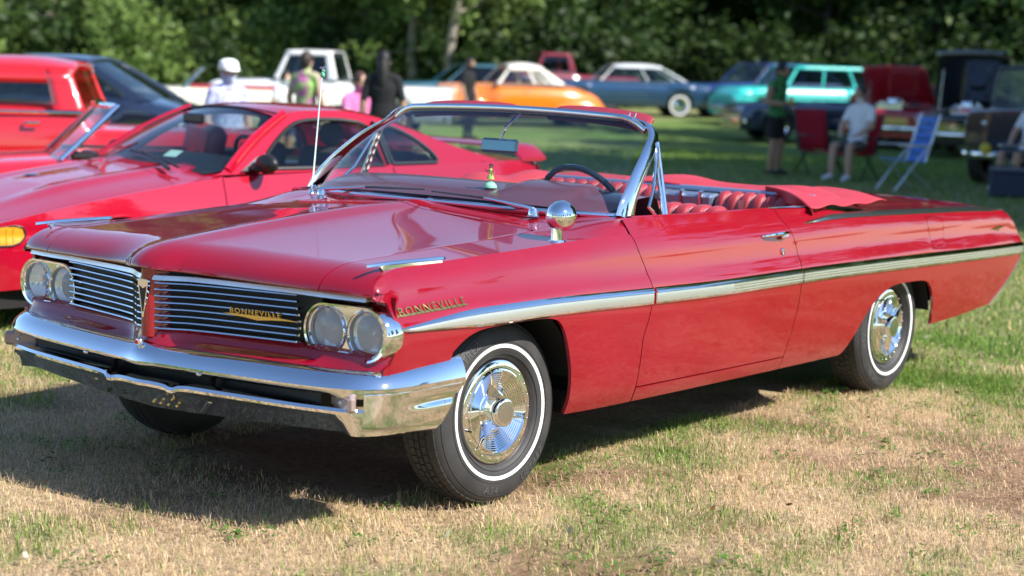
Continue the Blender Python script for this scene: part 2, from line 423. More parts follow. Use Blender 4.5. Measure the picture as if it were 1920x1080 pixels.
for sg in (-1, 1):
    side = side_patch(fender_outline(), sg)
    xs = np.concatenate([np.linspace(-.712, -.5, 24), np.linspace(-.48, .715, 44)])
    outer = [(float(x), sg * float(CW(x))) for x in xs]
    yy = np.linspace(.93, .715, 8)
    lip = [(float(XL(a)), sg * float(a)) for a in np.linspace(.715, .925, 8)]
    o2 = [(.716, sg * .903), (.80, sg * .890), (.80, sg * .715), ] + [(float(x), sg * .7155) for x in np.linspace(.76, -.74, 44)] + lip
    ol = outer + o2
    if sg < 0: pass
    top = panel(ol, f_top, .028, .012)
    patches('front_fender', [side, top], RED, CAR)
    # door
    zd = .337
    bot = [(float(x), zd - .014 * (x - .77) / 1.17) for x in np.linspace(.77 + g, 1.93 - g, 30)]
    rear = [(float(DR(z)) - g, z) for z in zz_up(.326, .976, 26)]
    belt = [(float(x), float(BELT(x))) for x in np.linspace(1.86, .73, 30)]
    front = [(float(DF(z)) + g, z) for z in zz_up(.99, .34, 26)]
    door = patches('door', [side_patch(bot + rear + belt + front, sg)], RED, CAR)
    # rocker
    ro = [(.772, .275), (1.9, .264), (1.932, .264), (1.932, .318)] + [(x, zd - .006 - .014 * (x - .77) / 1.17) for x in np.linspace(1.92, .772, 16)]
    patches('rocker_panel', [side_patch(ro, sg)], RED, CAR)
    # quarter
    o = [(1.937, .264), (2.25, .262), (2.49, .262)] + ARCHR + [(3.47, .314), (3.55, .316), (3.8, .324), (4.24, .350)]
    o += cr([(4.24, .350), (4.34, .398), (4.447, .452), (4.54, .506), (4.615, .566), (4.650, .64), (4.648, .68), (4.60, .745), (4.52, .81), (4.41, .8605)], 4)[1:]
    o += [(float(x), float(zc(x))) for x in np.linspace(4.36, 2.58, 40)]
    o += [(2.5, .938), (2.35, .957), (2.2, .967), (2.0, .974), (1.875, .977)]
    o += [(float(DR(z)) + g, z) for z in zz_up(.974, .268, 26)]
    fuel = cr([(3.37, .868), (3.50, .860), (3.545, .85), (3.552, .73), (3.535, .712), (3.41, .717), (3.392, .735), (3.36, .855)], 4, True)
    fc = np.mean(np.array(fuel), 0)
    q = panel(o, f_side(sg), .028, .014, flip=(sg > 0), holes=[[tuple(fc + (np.array(p_) - fc) * 1.035) for p_ in fuel]] if sg < 0 else ())
    def f_deckstrip(u, v):
        u = np.asarray(u, float); return u, np.asarray(v, float), zc(u) + .012 * np.clip((cw_(u) - np.abs(v)) / .22, 0, 1)
    ol = [(float(x), sg * float(cw_(x))) for x in np.linspace(2.4, 4.40, 40)] + [(4.40, sg * .70), (2.4, sg * .70)]
    q2 = panel(ol, f_deckstrip, .05, .01)
    patches('rear_quarter_panel', [q, q2], RED, CAR)
# hood
ol = [(float(XL(abs(a))), float(a)) for a in np.linspace(-.7115, .7115, 70)]
ol += [(float(x), .7115) for x in np.linspace(-.72, .38, 40)]
ol += [(.40 + .03 * (1 - (a / .71) ** 2), float(a)) for a in np.linspace(.70, -.70, 36)]
ol += [(float(x), -.7115) for x in np.linspace(.38, -.72, 40)]
hood = patches('hood', [panel(ol, f_top, .024, .03)], RED, CAR)
# cowl with louvres
ol = [(.406 + .03 * (1 - (a / .71) ** 2), float(a)) for a in np.linspace(-.71, .71, 40)] + [(.72, .71), (.74, .3), (.74, -.3), (.72, -.71)]
cowl = patches('cowl_panel', [panel(ol, f_top, .03, .01)], RED, CAR)
mb = MB()
for i in range(118):
    y = -.60 + i * 1.2 / 117
    x0 = .452 + .028 * (1 - (y / .71) ** 2); x1 = x0 + .048
    z0 = float(ztop(np.array(x0), abs(y))); z1 = float(ztop(np.array(x1), abs(y)))
    mb.box(((x0+x1)/2, y, (z0+z1)/2 + .0015), (.05, .0046, .006), (0, -math.atan2(z1-z0, x1-x0), 0))
mb.build('cowl_louvre_slats', RED, cowl)
mb = MB()
mb.grid(lambda u, v: (.452 + .028 * (1 - (u / .71) ** 2) + v * .048, u, float(ztop(np.array(.45 + v*.05), abs(u))) + .0008), np.linspace(-.6, .6, 30), [0, 1])
mb.build('cowl_vent_slot', BLACK, cowl)
# deck lid and rear end
ol = [(2.75, -.69), (4.40, -.69), (4.40, .69), (2.75, .69)]
fdk = lambda u, v: (np.asarray(u, float) + 0, np.asarray(v, float) + 0, zc(u) + .012 + .022 * (1 - (v / .7) ** 2))
patches('trunk_lid', [panel(ol, fdk, .06, .012)], RED, CAR)
mb = MB(); outl = cr([(4.405, .865), (4.52, .81), (4.60, .745), (4.648, .68), (4.650, .64), (4.60, .56), (4.52, .506), (4.43, .452), (4.22, .350)], 4)
mb.grid(lambda i, v: (outl[int(i)][0] - .004, v * (float(hw(np.array(outl[int(i)][0] - .02), np.array(outl[int(i)][1]))) - .004), outl[int(i)][1]), range(len(outl)), np.linspace(-1, 1, 15))
mb.build('tail_panel', RED, CAR)
# underbody / inner shell keeps light out of the engine bay and the wheel wells dark
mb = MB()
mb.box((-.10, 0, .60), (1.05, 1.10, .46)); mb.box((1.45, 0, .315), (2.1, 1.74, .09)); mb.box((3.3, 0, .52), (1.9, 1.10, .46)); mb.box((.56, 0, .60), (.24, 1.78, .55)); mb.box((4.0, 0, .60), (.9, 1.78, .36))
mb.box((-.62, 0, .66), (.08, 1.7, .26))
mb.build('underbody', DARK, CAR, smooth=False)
for sg in (-1, 1):
    for (x, r, zz) in ((-.02, .40, .34), (3.05, .43, .32)):
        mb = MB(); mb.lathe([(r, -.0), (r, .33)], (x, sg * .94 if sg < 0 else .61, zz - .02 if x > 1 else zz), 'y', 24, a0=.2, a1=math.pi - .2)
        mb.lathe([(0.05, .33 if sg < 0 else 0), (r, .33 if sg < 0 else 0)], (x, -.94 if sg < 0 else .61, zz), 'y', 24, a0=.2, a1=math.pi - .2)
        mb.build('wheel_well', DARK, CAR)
# panel edge lining behind arches (black)
# ---- side moulding (spear)
for sg in (-1, 1):
    def sp_part(name, x0, x1, matl, prof_fn, n=60, taper=False, parent=CAR, tx=None):
        mb = MB(); path = []; profs = []
        for x in np.linspace(x0, x1, n):
            z = float(ZT(x)); h = .034
            if tx is not None: h *= min(1, max(.02, (x - tx) / .42) ** .75); z += .004 * (1 - min(1, (x - tx) / .4))
            if taper: h *= min(1, max(.02, (x - x0) / .42) ** .75)
            if taper: z += .004 * (1 - min(1, (x - x0) / .4))
            pr = []
            for (dy, dz) in prof_fn:
                zz = z + dz * h; pr.append((float(hw(np.array(x), np.array(zz))) + dy * (1 if not taper else min(1, .25 + (x - x0) * 3)), zz))
            path.append(((x, 0, 0), (0, sg, 0), (0, 0, 1))); profs.append(pr)
        mb.sweep(path, profs); return mb.build(name, matl, parent, angle=28)
    full = [(-.004, 1.0), (.004, 1.0), (.012, .72), (.016, .45), (.010, .40), (.010, -.62), (.013, -.66), (.010, -.85), (.003, -1.0), (-.004, -1.0)]
    inset = [(.004, .40), (.0125, .36), (.0135, .0), (.0125, -.58), (.004, -.62)]
    m1 = sp_part('side_moulding', -.663, .800, CHROME, full, 70, True)
    sp_part('satin_insert', -.60, .798, SATIN, inset, 60, False, m1, -.663)
    m2 = sp_part('side_moulding', .818, 1.995, CHROME, full, 40)
    sp_part('satin_insert', .819, 1.40, SATIN, inset, 30, False, m2)
    m3 = sp_part('side_moulding', 2.004, 4.640, CHROME, full, 80)
    for m_, a, b in ((m2, 1.405, 1.994), (m3, 2.006, 4.63)):
        for k in range(3):
            c0 = .34 - k * .34
            sp_part('moulding_rib', a, b, SATIN, [(.006, c0), (.0145, c0 - .06), (.0145, c0 - .18), (.006, c0 - .24)], 50, False, m_)
    # quarter top stainless strip
    mb = MB(); path = []; profs = []
    for x in np.linspace(2.10, 4.42, 60):
        t = min(1, (x - 2.1) / .25); z = float(zc(x)) - .012 * (1 - t); h = .004 + .010 * t
        if x > 4.2: h *= max(.25, 1 - (x - 4.2) * 3)
        pr = [(float(hw(np.array(x), np.array(z + d * h))) + e, z + d * h) for (d, e) in ((.7, -.002), (.7, .004), (0, .009), (-.9, .006), (-1, -.002))]
        path.append(((x, 0, 0), (0, sg, 0), (0, 0, 1))); profs.append(pr)
    mb.sweep(path, profs); mb.build('quarter_strip', STEEL, CAR, angle=25)
    # door-top belt strip
    mb = MB(); path = []
    for x in np.linspace(1.86, 2.36, 20):
        z = float(BELT(x)); path.append((x, sg * (float(hw(np.array(x), np.array(z))) - .012), z + .003))
    mb.tube(path, .006, 6); mb.build('belt_strip', CHROME, CAR)
    mb = MB(); path = []
    for x in np.linspace(.80, 1.86, 30):
        z = float(BELT(x)); path.append((x, sg * (float(hw(np.array(x), np.array(z))) - .014), z + .000))
    mb.tube(path, .007, 6); mb.build('belt_strip', RED, CAR)
    # door handle
    hx, hz = 1.80, .868
    def on(x, z, o=0): return (x, sg * (float(hw(np.array(x), np.array(z))) + o), z)
    mb = MB()
    mb.tube([on(hx - .115, hz + .004, .002), on(hx - .09, hz + .008, .020), on(hx, hz + .012, .034), on(hx + .07, hz + .012, .030), on(hx + .10, hz + .008, .012)], [.004, .007, .009, .009, .006], 8, sx=.8)
    mb.ball(on(hx + .05, hz - .004, .012), .014, 8); mb.tube([on(hx + .07, hz + .004, .022), on(hx + .085, hz - .0, .0)], .008, 8)
    h = mb.build('door_handle', CHROME, CAR)
    mb = MB(); mb.lathe([(0, .008), (.006, .007), (.011, .002), (.012, -.004)] if sg > 0 else [(0, -.008), (.006, -.007), (.011, -.002), (.012, .004)], on(hx + .055, hz - .065, .003), 'y', 16)
    mb.tube([on(hx + .055, hz - .065, .006), on(hx + .055, hz - .083, .006)], .006, 8)
    mb.build('door_lock', CHROME, h)
    # gilt arrow badge
    mb = MB(); bx, bz = 4.30, .765
    pts = [(-.105, -.002), (-.03, .006), (0, .016), (.03, .008), (.11, .008), (.03, -.004), (0, -.014), (-.03, -.008)]
    top = [on(bx + a, bz + b, .006) for a, b in pts]; base = [on(bx + a, bz + b, -.002) for a, b in pts]
    n = len(pts); mb.add(top + base + [on(bx, bz, .012)], [(i, (i+1) % n, 2*n) for i in range(n)] + [(i, (i+1) % n, n+(i+1) % n, n+i) for i in range(n)])
    mb.build('arrow_badge', GOLD, CAR, smooth=False)
    # badge lettering on the fender
    me = text_mesh('BONNEVILLE', .048, .003, 'LEFT', 1.30); vs = np.array([v.co[:] for v in me.vertices]); wd = vs[:, 0].max()
    x0, x1 = -.628, -.300
    for i, v in enumerate(me.vertices):
        u = vs[i][0] / wd; xx = x0 + (x1 - x0) * (u if sg < 0 else 1 - u); z = .747 + .012 * (xx - x0) / .35 + vs[i][1] * .80
        v.co = on(xx, z, .003 + vs[i][2])
    link('badge_lettering', me, GOLD, CAR)
    mb = MB(); path = []; profs = []
    for xx in np.linspace(x0 - .005, x1 + .005, 16):
        z = .745 + .012 * (xx - x0) / .35
        path.append(((xx, 0, 0), (0, sg, 0), (0, 0, 1))); profs.append([(float(hw(np.array(xx), np.array(z + d))) + e, z + d) for d, e in ((0, 0), (.0, .003), (.007, .003), (.007, 0))])
    mb.sweep(path, profs); mb.build('badge_bar', GOLD, CAR)
    # fender blade ornament
    mb = MB(); oy = .868
    pts = [(-.69, .9075, .002), (-.66, .909, .007), (-.58, .912, .011), (-.45, .912, .011), (-.33, .9115, .008), (-.312, .911, .003)]
    path = [((x, sg * (oy + (x + .69) * .03), z), (0, 1, 0), (0, 0, 1)) for x, z, w_ in pts]
    mb.sweep(path, [[(-w_, -.004), (-w_ * .5, .004), (0, .006), (w_ * .5, .004), (w_, -.004), (0, -.007)] for x, z, w_ in pts])
    mb.sweep([((x, sg * (oy + (x + .69) * .03), 0), (0, 1, 0), (0, 0, 1)) for x in (-.63, -.60, -.45, -.33)],
             [[(-.004, .905), (.004, .905), (.006, z), (-.006, z)] for z in (.900, .868, .880, .894)])
    mb.build('fender_ornament', CHROME, CAR, angle=25)
# fuel filler door on the left quarter
mb = MB(); fx = [3.34, 3.52]
ol = cr([(3.37, .868), (3.50, .860), (3.545, .85), (3.552, .73), (3.535, .712), (3.41, .717), (3.392, .735), (3.36, .855)], 4, True)
patches('fuel_door', [panel(ol, lambda u, v: (u, -hw(u, v) - .0005, v), .02, .012)], RED, CAR)

# ---- front end: grille, headlights, bumper
XG = curve([(0, -.865), (.03, -.862), (.165, -.797), (.4, -.757), (.62, -.727), (.98, -.69)])
BARZ = [.784 - .0226 * i for i in range(8)]
for sg in (-1, 1):
    ys = list(np.linspace(.03, .165, 10)) + list(np.linspace(.19, .60, 10))
    mb = MB(); path = []
    for y in ys: path.append(((float(XG(y)), sg * y, .803), (1, 0, 0), (0, 0, 1)))
    for y in (.7, .8, .88): path.append(((float(XG(y)) - .012 + .02 * (y - .62) / .3, sg * y, .803 - .01 * (y - .62)), (1, 0, 0), (0, 0, 1)))
    mb.sweep(path, [(-.012, -.008), (-.006, .008), (.03, .008), (.03, -.008)]); mb.build('grille_top_moulding', SATIN, CAR, angle=20)
    for i, z in enumerate(BARZ):
        mb = MB(); mb.sweep([((float(XG(y)) - (.0 if y > .05 else -.004), sg * y, z + .012 * max(0, y - .165)), (1, 0, 0), (0, 0, 1)) for y in ys],
                            [(-.010, -.001), (-.008, .0030), (.0, .0038), (.018, .0034), (.018, -.0038), (-.006, -.0038)])
        mb.build('grille_bar', CHROME, CAR, angle=25)
    # dark cavity behind the bars
    mb = MB(); mb.grid(lambda u, v: (float(XG(u)) + .045, sg * u, v), list(np.linspace(.01, .66, 24)), [.575, .70, .83]); mb.build('grille_backing', BLACK, CAR)
    mb = MB(); mb.grid(lambda u, v: (float(XG(u)) + .05 * v - .004, sg * u, .826 - .004 * v), list(np.linspace(.0, .93, 24)), [0, 1]); mb.build('grille_header', RED, CAR)
    # painted panel under the grille, running forward to the bumper
    XB = curve([(0, -.905), (.3, -.885), (.6, -.848), (.8, -.795), (.9, -.745), (.95, -.69), (1.0, -.62)])
    def fl_(u, t):
        bk = .045 * max(0, (u - .84) / .115) ** 2; xg = float(XG(u)) + .004 + bk; xb = float(XB(u)) + .055 + bk * .5
        pts = [(xg + .02, .628), (xg - .004, .612), (xg - .010 - .25 * max(0, xg - xb - .02), .590), (min(xg - .02, xb + .01), .568), (min(xg - .02, xb), .53)]
        i = min(int(t), 3); k = t - i
        return (pts[i][0] * (1-k) + pts[i+1][0] * k, sg * u, pts[i][1] * (1-k) + pts[i+1][1] * k)
    mb = MB(); mb.grid(fl_, list(np.linspace(0, .955, 30)), np.linspace(0, 4, 17)); mb.build('front_lower_panel', RED, CAR, angle=60)
    # fender cheek around the headlights
    mb = MB(); mb.grid(lambda u, v: (-.640, sg * u, v), np.linspace(.58, .955, 12), np.linspace(.55, .81, 8)); mb.build('headlight_panel', RED, CAR)
    # twin lamp bezel
    zh = .681; yo, yi = .866, .697
    def ring_outline(r, n=18, ro=None):
        ro = ro or r; out = []
        for k in range(n + 1):
            th = -math.pi/2 + math.pi * k / n; out.append((yo + ro * math.cos(th), zh + r * math.sin(th) * (1 if ro == r else 1)))
        for k in range(n + 1):
            th = math.pi/2 + math.pi * k / n; out.append((yi + r * math.cos(th), zh + r * math.sin(th)))
        for k in range(1, 10):
            y = yi + (yo - yi) * k / 10; d_ = min(y - yi, yo - y)
            out.append((y, zh - max(r * .74, math.sqrt(max(0, r * r - d_ * d_)))))
        return out
    st = [(-.640, .098, .106), (-.662, .100, .110), (-.700, .096, .106), (-.710, .091, .100), (-.708, .084, .086), (-.688, .0805, .0805)]
    mb = MB(); rings = [[(x, sg * y, z) for (y, z) in ring_outline(r, 18, ro)] for (x, r, ro) in st]; n = len(rings[0])
    # rake the bezel: outer side swept back
    vs = [(p[0] + max(0, abs(p[1]) - .69) * .07 - (zh - p[2]) * .02, p[1], p[2]) for rg in rings for p in rg]
    fs = [(i*n+k, i*n+(k+1) % n, (i+1)*n+(k+1) % n, (i+1)*n+k) for i in range(len(st)-1) for k in range(n)]
    mb.add(vs, fs); bez = mb.build('headlight_bezel', CHROME, CAR, angle=28)
    ow = ring_outline(.083, 18, .085)
    hl = [[(c_ + .079 * math.cos(a), zh + .079 * math.sin(a)) for a in np.linspace(0, 2*math.pi, 36, endpoint=False)] for c_ in (yo, yi)]
    patches('bezel_web', [panel(ow, lambda u, v: (-.692 + np.maximum(0, u - .69) * .06 - (zh - v) * .02, sg * u, v + 0 * u), .012, .012, holes=hl, flip=(sg < 0))], CHROME, bez)
    for cy in (yo, yi):
        cx = -.677 + max(0, cy - .69) * .05
        mb = MB(); mb.lathe([(.072, -.004), (.075, -.018), (.080, -.021), (.085, -.014), (.088, .004)], (cx, sg * cy, zh), 'x', 36); lamp = mb.build('headlight', CHROME, CAR)
        mb = MB(); mb.lathe([(.0, -.022), (.02, -.0212), (.04, -.018), (.058, -.012), (.074, -.002)], (cx, sg * cy, zh), 'x', 36); mb.build('lens', LENS, lamp)
        mb = MB(); mb.lathe([(0, .034), (.02, .0315), (.045, .021), (.062, .010), (.073, .001)], (cx, sg * cy, zh), 'x', 30); mb.build('reflector', mat('lamp reflector', (.95, .95, .96), .12, 1.0, bump=(70, .10, .003)), lamp)
        mb = MB()
        for k in range(13):
            yy = -.060 + k * .010; hh = math.sqrt(max(.0001, .069**2 - yy*yy))
            xx = lambda q: cx - .021 + .0205 * ((yy*yy + q*q) / .074**2) - .0015
            mb.tube([(xx(q), sg * cy + yy, zh + q) for q in np.linspace(-hh, hh, 7)], .0012, 4, caps=False)
        mb.build('lens_ribs', CLEAR, lamp)
        mb = MB(); mb.ball((cx + .02, sg * cy, zh), .007, 6); mb.build('bulb_shield', STEEL, lamp)
# nose divider
mb = MB()
mb.sweep([((0, 0, z), (1, 0, 0), (0, 1, 0)) for z in (.595, .62, .80, .832)], [[(-.80, -.055), (-.868, -.033), (-.882, -.015), (-.884, 0), (-.882, .015), (-.868, .033), (-.80, .055)]] * 4)
mb.build('grille_divider', RED, CAR, angle=40)
# V emblem on the divider
mb = MB()
def vem(pts, x0, x1): 
    n = len(pts); return ([(x0, y, z) for y, z in pts] + [(x1, y, z) for y, z in pts], [tuple(range(n))] + [(i, (i+1) % n, n+(i+1) % n, n+i) for i in range(n)])
V_ = [(.026, .795), (-.026, .795), (-.026, .776), (-.003, .662), (.003, .662), (.026, .776)]
mb.add(*vem(V_, -.889, -.880)); e = mb.build('arrowhead_emblem', CHROME, CAR, smooth=False)
mb = MB(); mb.add(*vem([(.018, .772), (0, .762), (-.018, .772), (-.002, .682), (.002, .682)], -.8905, -.888)); mb.build('emblem_inlay', BLACK, e, smooth=False)
# grille badge
me = text_mesh('BONNEVILLE', .030, .003, 'LEFT', 1.25); vs = np.array([v.co[:] for v in me.vertices]); wd = vs[:, 0].max()
for i, v in enumerate(me.vertices):
    y = -.325 - .215 * vs[i][0] / wd; v.co = (float(XG(-y)) - .014 - vs[i][2], y, .7065 + vs[i][1] * .85)
link('grille_badge_lettering', me, GOLD, CAR)
mb = MB()
pts = [(-.295, .702), (-.345, .7045), (-.55, .7045), (-.60, .7015), (-.50, .695), (-.44, .689), (-.39, .695)]
n = len(pts); mb.add([(float(XG(-y)) - .014, y, z) for y, z in pts] + [(float(XG(-y)) - .006, y, z) for y, z in pts], [tuple(range(n))] + [(i, (i+1) % n, n+(i+1) % n, n+i) for i in range(n)])
mb.build('grille_badge_bar', GOLD, CAR, smooth=False)

# bumper: plan path from right end round to left end
half = cr([(0, -.930), (.15, -.918), (.35, -.897), (.55, -.872), (.72, -.845), (.84, -.812), (.915, -.770), (.965, -.705), (.988, -.62), (.996, -.52), (.998, -.42), (.998, -.325)], 4)
pathp = [(x, -y) for y, x in half[::-1]] + [(x, y) for y, x in half[1:]]       # (x, y), left end first
def bump_frames(sel):
    P = [Vector((x, y, 0)) for x, y in sel]; out = []
    for i, p in enumerate(P):
        t = (P[min(i+1, len(P)-1)] - P[max(i-1, 0)]).normalized(); nrm = Vector((-t.y, t.x, 0))
        if nrm.dot(Vector((p.x + .2, p.y * .6, 0))) < 0 and False: nrm = -nrm
        out.append((p, nrm))
    return out
fr = bump_frames(pathp)
# outward normal: left end first, travelling +y at the front -> outward is -x
fr = [(p, (n_ if (n_.x < 0.2 and (n_.x * -1 + n_.y * (1 if p.y > 0 else -1)) > 0) else -n_)) for p, n_ in fr]
mb = MB(); profs = []; path = []
for (p, n_) in fr:
    ce = max(0, 1 - abs(p.y) / .09); dz = .010 * ce
    wrap = max(0, min(1, (p.x + .70) / .35)) if abs(p.y) > .9 else 0
    zt_ = .572 + dz + .012 * wrap; zn = .512 - .004 * ce
    k_ = 1 if abs(p.y) < .80 else max(.12, 1 - (abs(p.y) - .80) * 12)
    path.append((p, n_, Vector((0, 0, 1))))
    profs.append([(-.085 + .06 * wrap, zt_ - .004), (-.062 + .035 * wrap, zt_), (-.046 + .02 * wrap, zt_ - .003), (-.030 + .012 * wrap, zt_ - .013), (-.016 + .004 * wrap, zt_ - .027), (-.005, zt_ - .044), (0, zn + .006), (-.001, zn), (-.007 * k_, zn - .006), (-.030 * k_, zn - .018), (-.050 * k_, zn - .026), (-.09, zn - .026), (-.09, zn + .01)])
mb.sweep(path, profs); bumper = mb.build('front_bumper', CHROME, CAR, angle=22)
# lower bar with a gull-wing dip either side of the middle
sel = [i for i, (p, n_) in enumerate(fr) if abs(p.y) < .86]
mb = MB(); path = []; profs = []
LZ = curve([(0, .442), (.06, .443), (.12, .441), (.165, .433), (.19, .443), (.26, .447), (.6, .448), (.95, .448)])
ysl = np.linspace(-.925, .925, 92); PX = curve([(y, x) for y, x in half if y < .95])
for y in ysl:
    x = float(PX(abs(y))); z = float(LZ(abs(y))); e = .008 * math.exp(-((abs(y) - .170) / .022) ** 2)
    q = min(1, max(0, (abs(y) - .79) / .12)); q = 1 - q * q * (3 - 2 * q)
    path.append(((x + .012 * q + .002 - e, y, 0), (-1, 0, 0), (0, 0, 1))); zb_ = (.336 + .028 * abs(y)) * q + .362 * (1 - q)
    profs.append([(-.06, z + .004), (-.03, z + .010), (-.006, z + .004), (0, z - .006), (-.004 * q, z - .016), (-.016 * q, z - .024), (-.036 * q - .004 * (1 - q), z - .045), (-.085 * q - .012 * (1 - q), zb_), (-.115 * q - .07 * (1 - q), zb_ - .004), (-.075, z - .02)])
mb.sweep(path, profs); mb.build('bumper_lower_bar', CHROME, bumper, angle=24)
for sg in (-1, 1):
    # wrap-round end plate
    endp = [(x, y) for (y, x) in half if y > .925]; endp = [(endp[0][0] + .06, endp[0][1] - .030), (endp[0][0] + .015, endp[0][1] - .016)] + endp
    mb = MB()
    def fe(i, t):
        y, x = endp[int(i)][1], endp[int(i)][0]
        k = max(0, (x + .62) / .30); zb = .362 - .010 * min(1, max(0, k)) 
        zt2 = .505; z = zt2 + (zb - zt2) * t
        xx = x - (t * .135 * min(1, k) ** 1.2) 
        ins = .002 + .006 * t * t + .022 * max(0, t - .8) ** 2 * 25 * .5 + (.010 * math.exp(-((z - .455) / .012) ** 2) if k > .0 else 0) * min(1, k * 2)
        return (xx + (ins if k < .0 else 0) , sg * (y - (ins if k >= 0 else ins * .3)), z)
    mb.grid(fe, range(len(endp)), np.linspace(0, 1, 24)); mb.build('bumper_end', CHROME, bumper, angle=40, thick=.004)
    mb = MB()
    for (x, z) in ((-.375, .487), (-.43, .440)):
        mb = MB(); mb.lathe([(0, -.004), (.006, -.003), (.010, 0)] if sg < 0 else [(0, .004), (.006, .003), (.010, 0)], (x, sg * .990, z), 'y', 12)
        mb.build('bumper_bolt', CHROME, bumper)
    # parking lamp in the slot
    mb = MB(); mb.box((-.768, sg * .850, .470), (.03, .15, .054), (0, 0, sg * .40), bev=.010); mb.build('parking_lamp', mat('parking lamp lens', (.30, .22, .20), .25, coat=.6), CAR)
    mb = MB(); mb.ball((-.784, sg * .853, .470), .008, 6); mb.build('parking_lamp_bulb', STEEL, CAR)
    mb = MB(); mb.box((-.80, sg * .26, .46), (.02, .012, .07)); mb.build('bumper_bracket', DARK, bumper)
    for y in (.30,):
        mb = MB(); mb.ball((float(PX(y)) + .004, sg * y, .502), .010, 6, sc=(.4, 1.4, .6)); mb.build('bumper_bolt', STEEL, bumper)
        mb = MB(); mb.ball((float(PX(y)) + .055, sg * y, .400), .010, 6, sc=(.4, 1.4, .6)); mb.build('bumper_bolt', STEEL, bumper)
for y in (-.06, -.02, .02, .06):
    mb = MB(); mb.ball((float(PX(abs(y))) + .072, y - .08, .362), .006, 6); mb.build('bumper_bolt', GOLD, bumper)
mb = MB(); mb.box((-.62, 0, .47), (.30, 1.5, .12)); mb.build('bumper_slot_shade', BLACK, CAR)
# centre crest on the bumper
mb = MB(); mb.lathe([(0, -.012), (.010, -.010), (.014, -.004), (.015, .004)], (-.905, 0, .578), 'x', 14); cb = mb.build('bumper_crest', CHROME, CAR)
mb = MB(); mb.lathe([(0, -.0135), (.007, -.0125), (.010, -.008)], (-.905, 0, .578), 'x', 10); mb.build('crest_inlay', mat('red enamel', (.6, .01, .02), .3), cb)

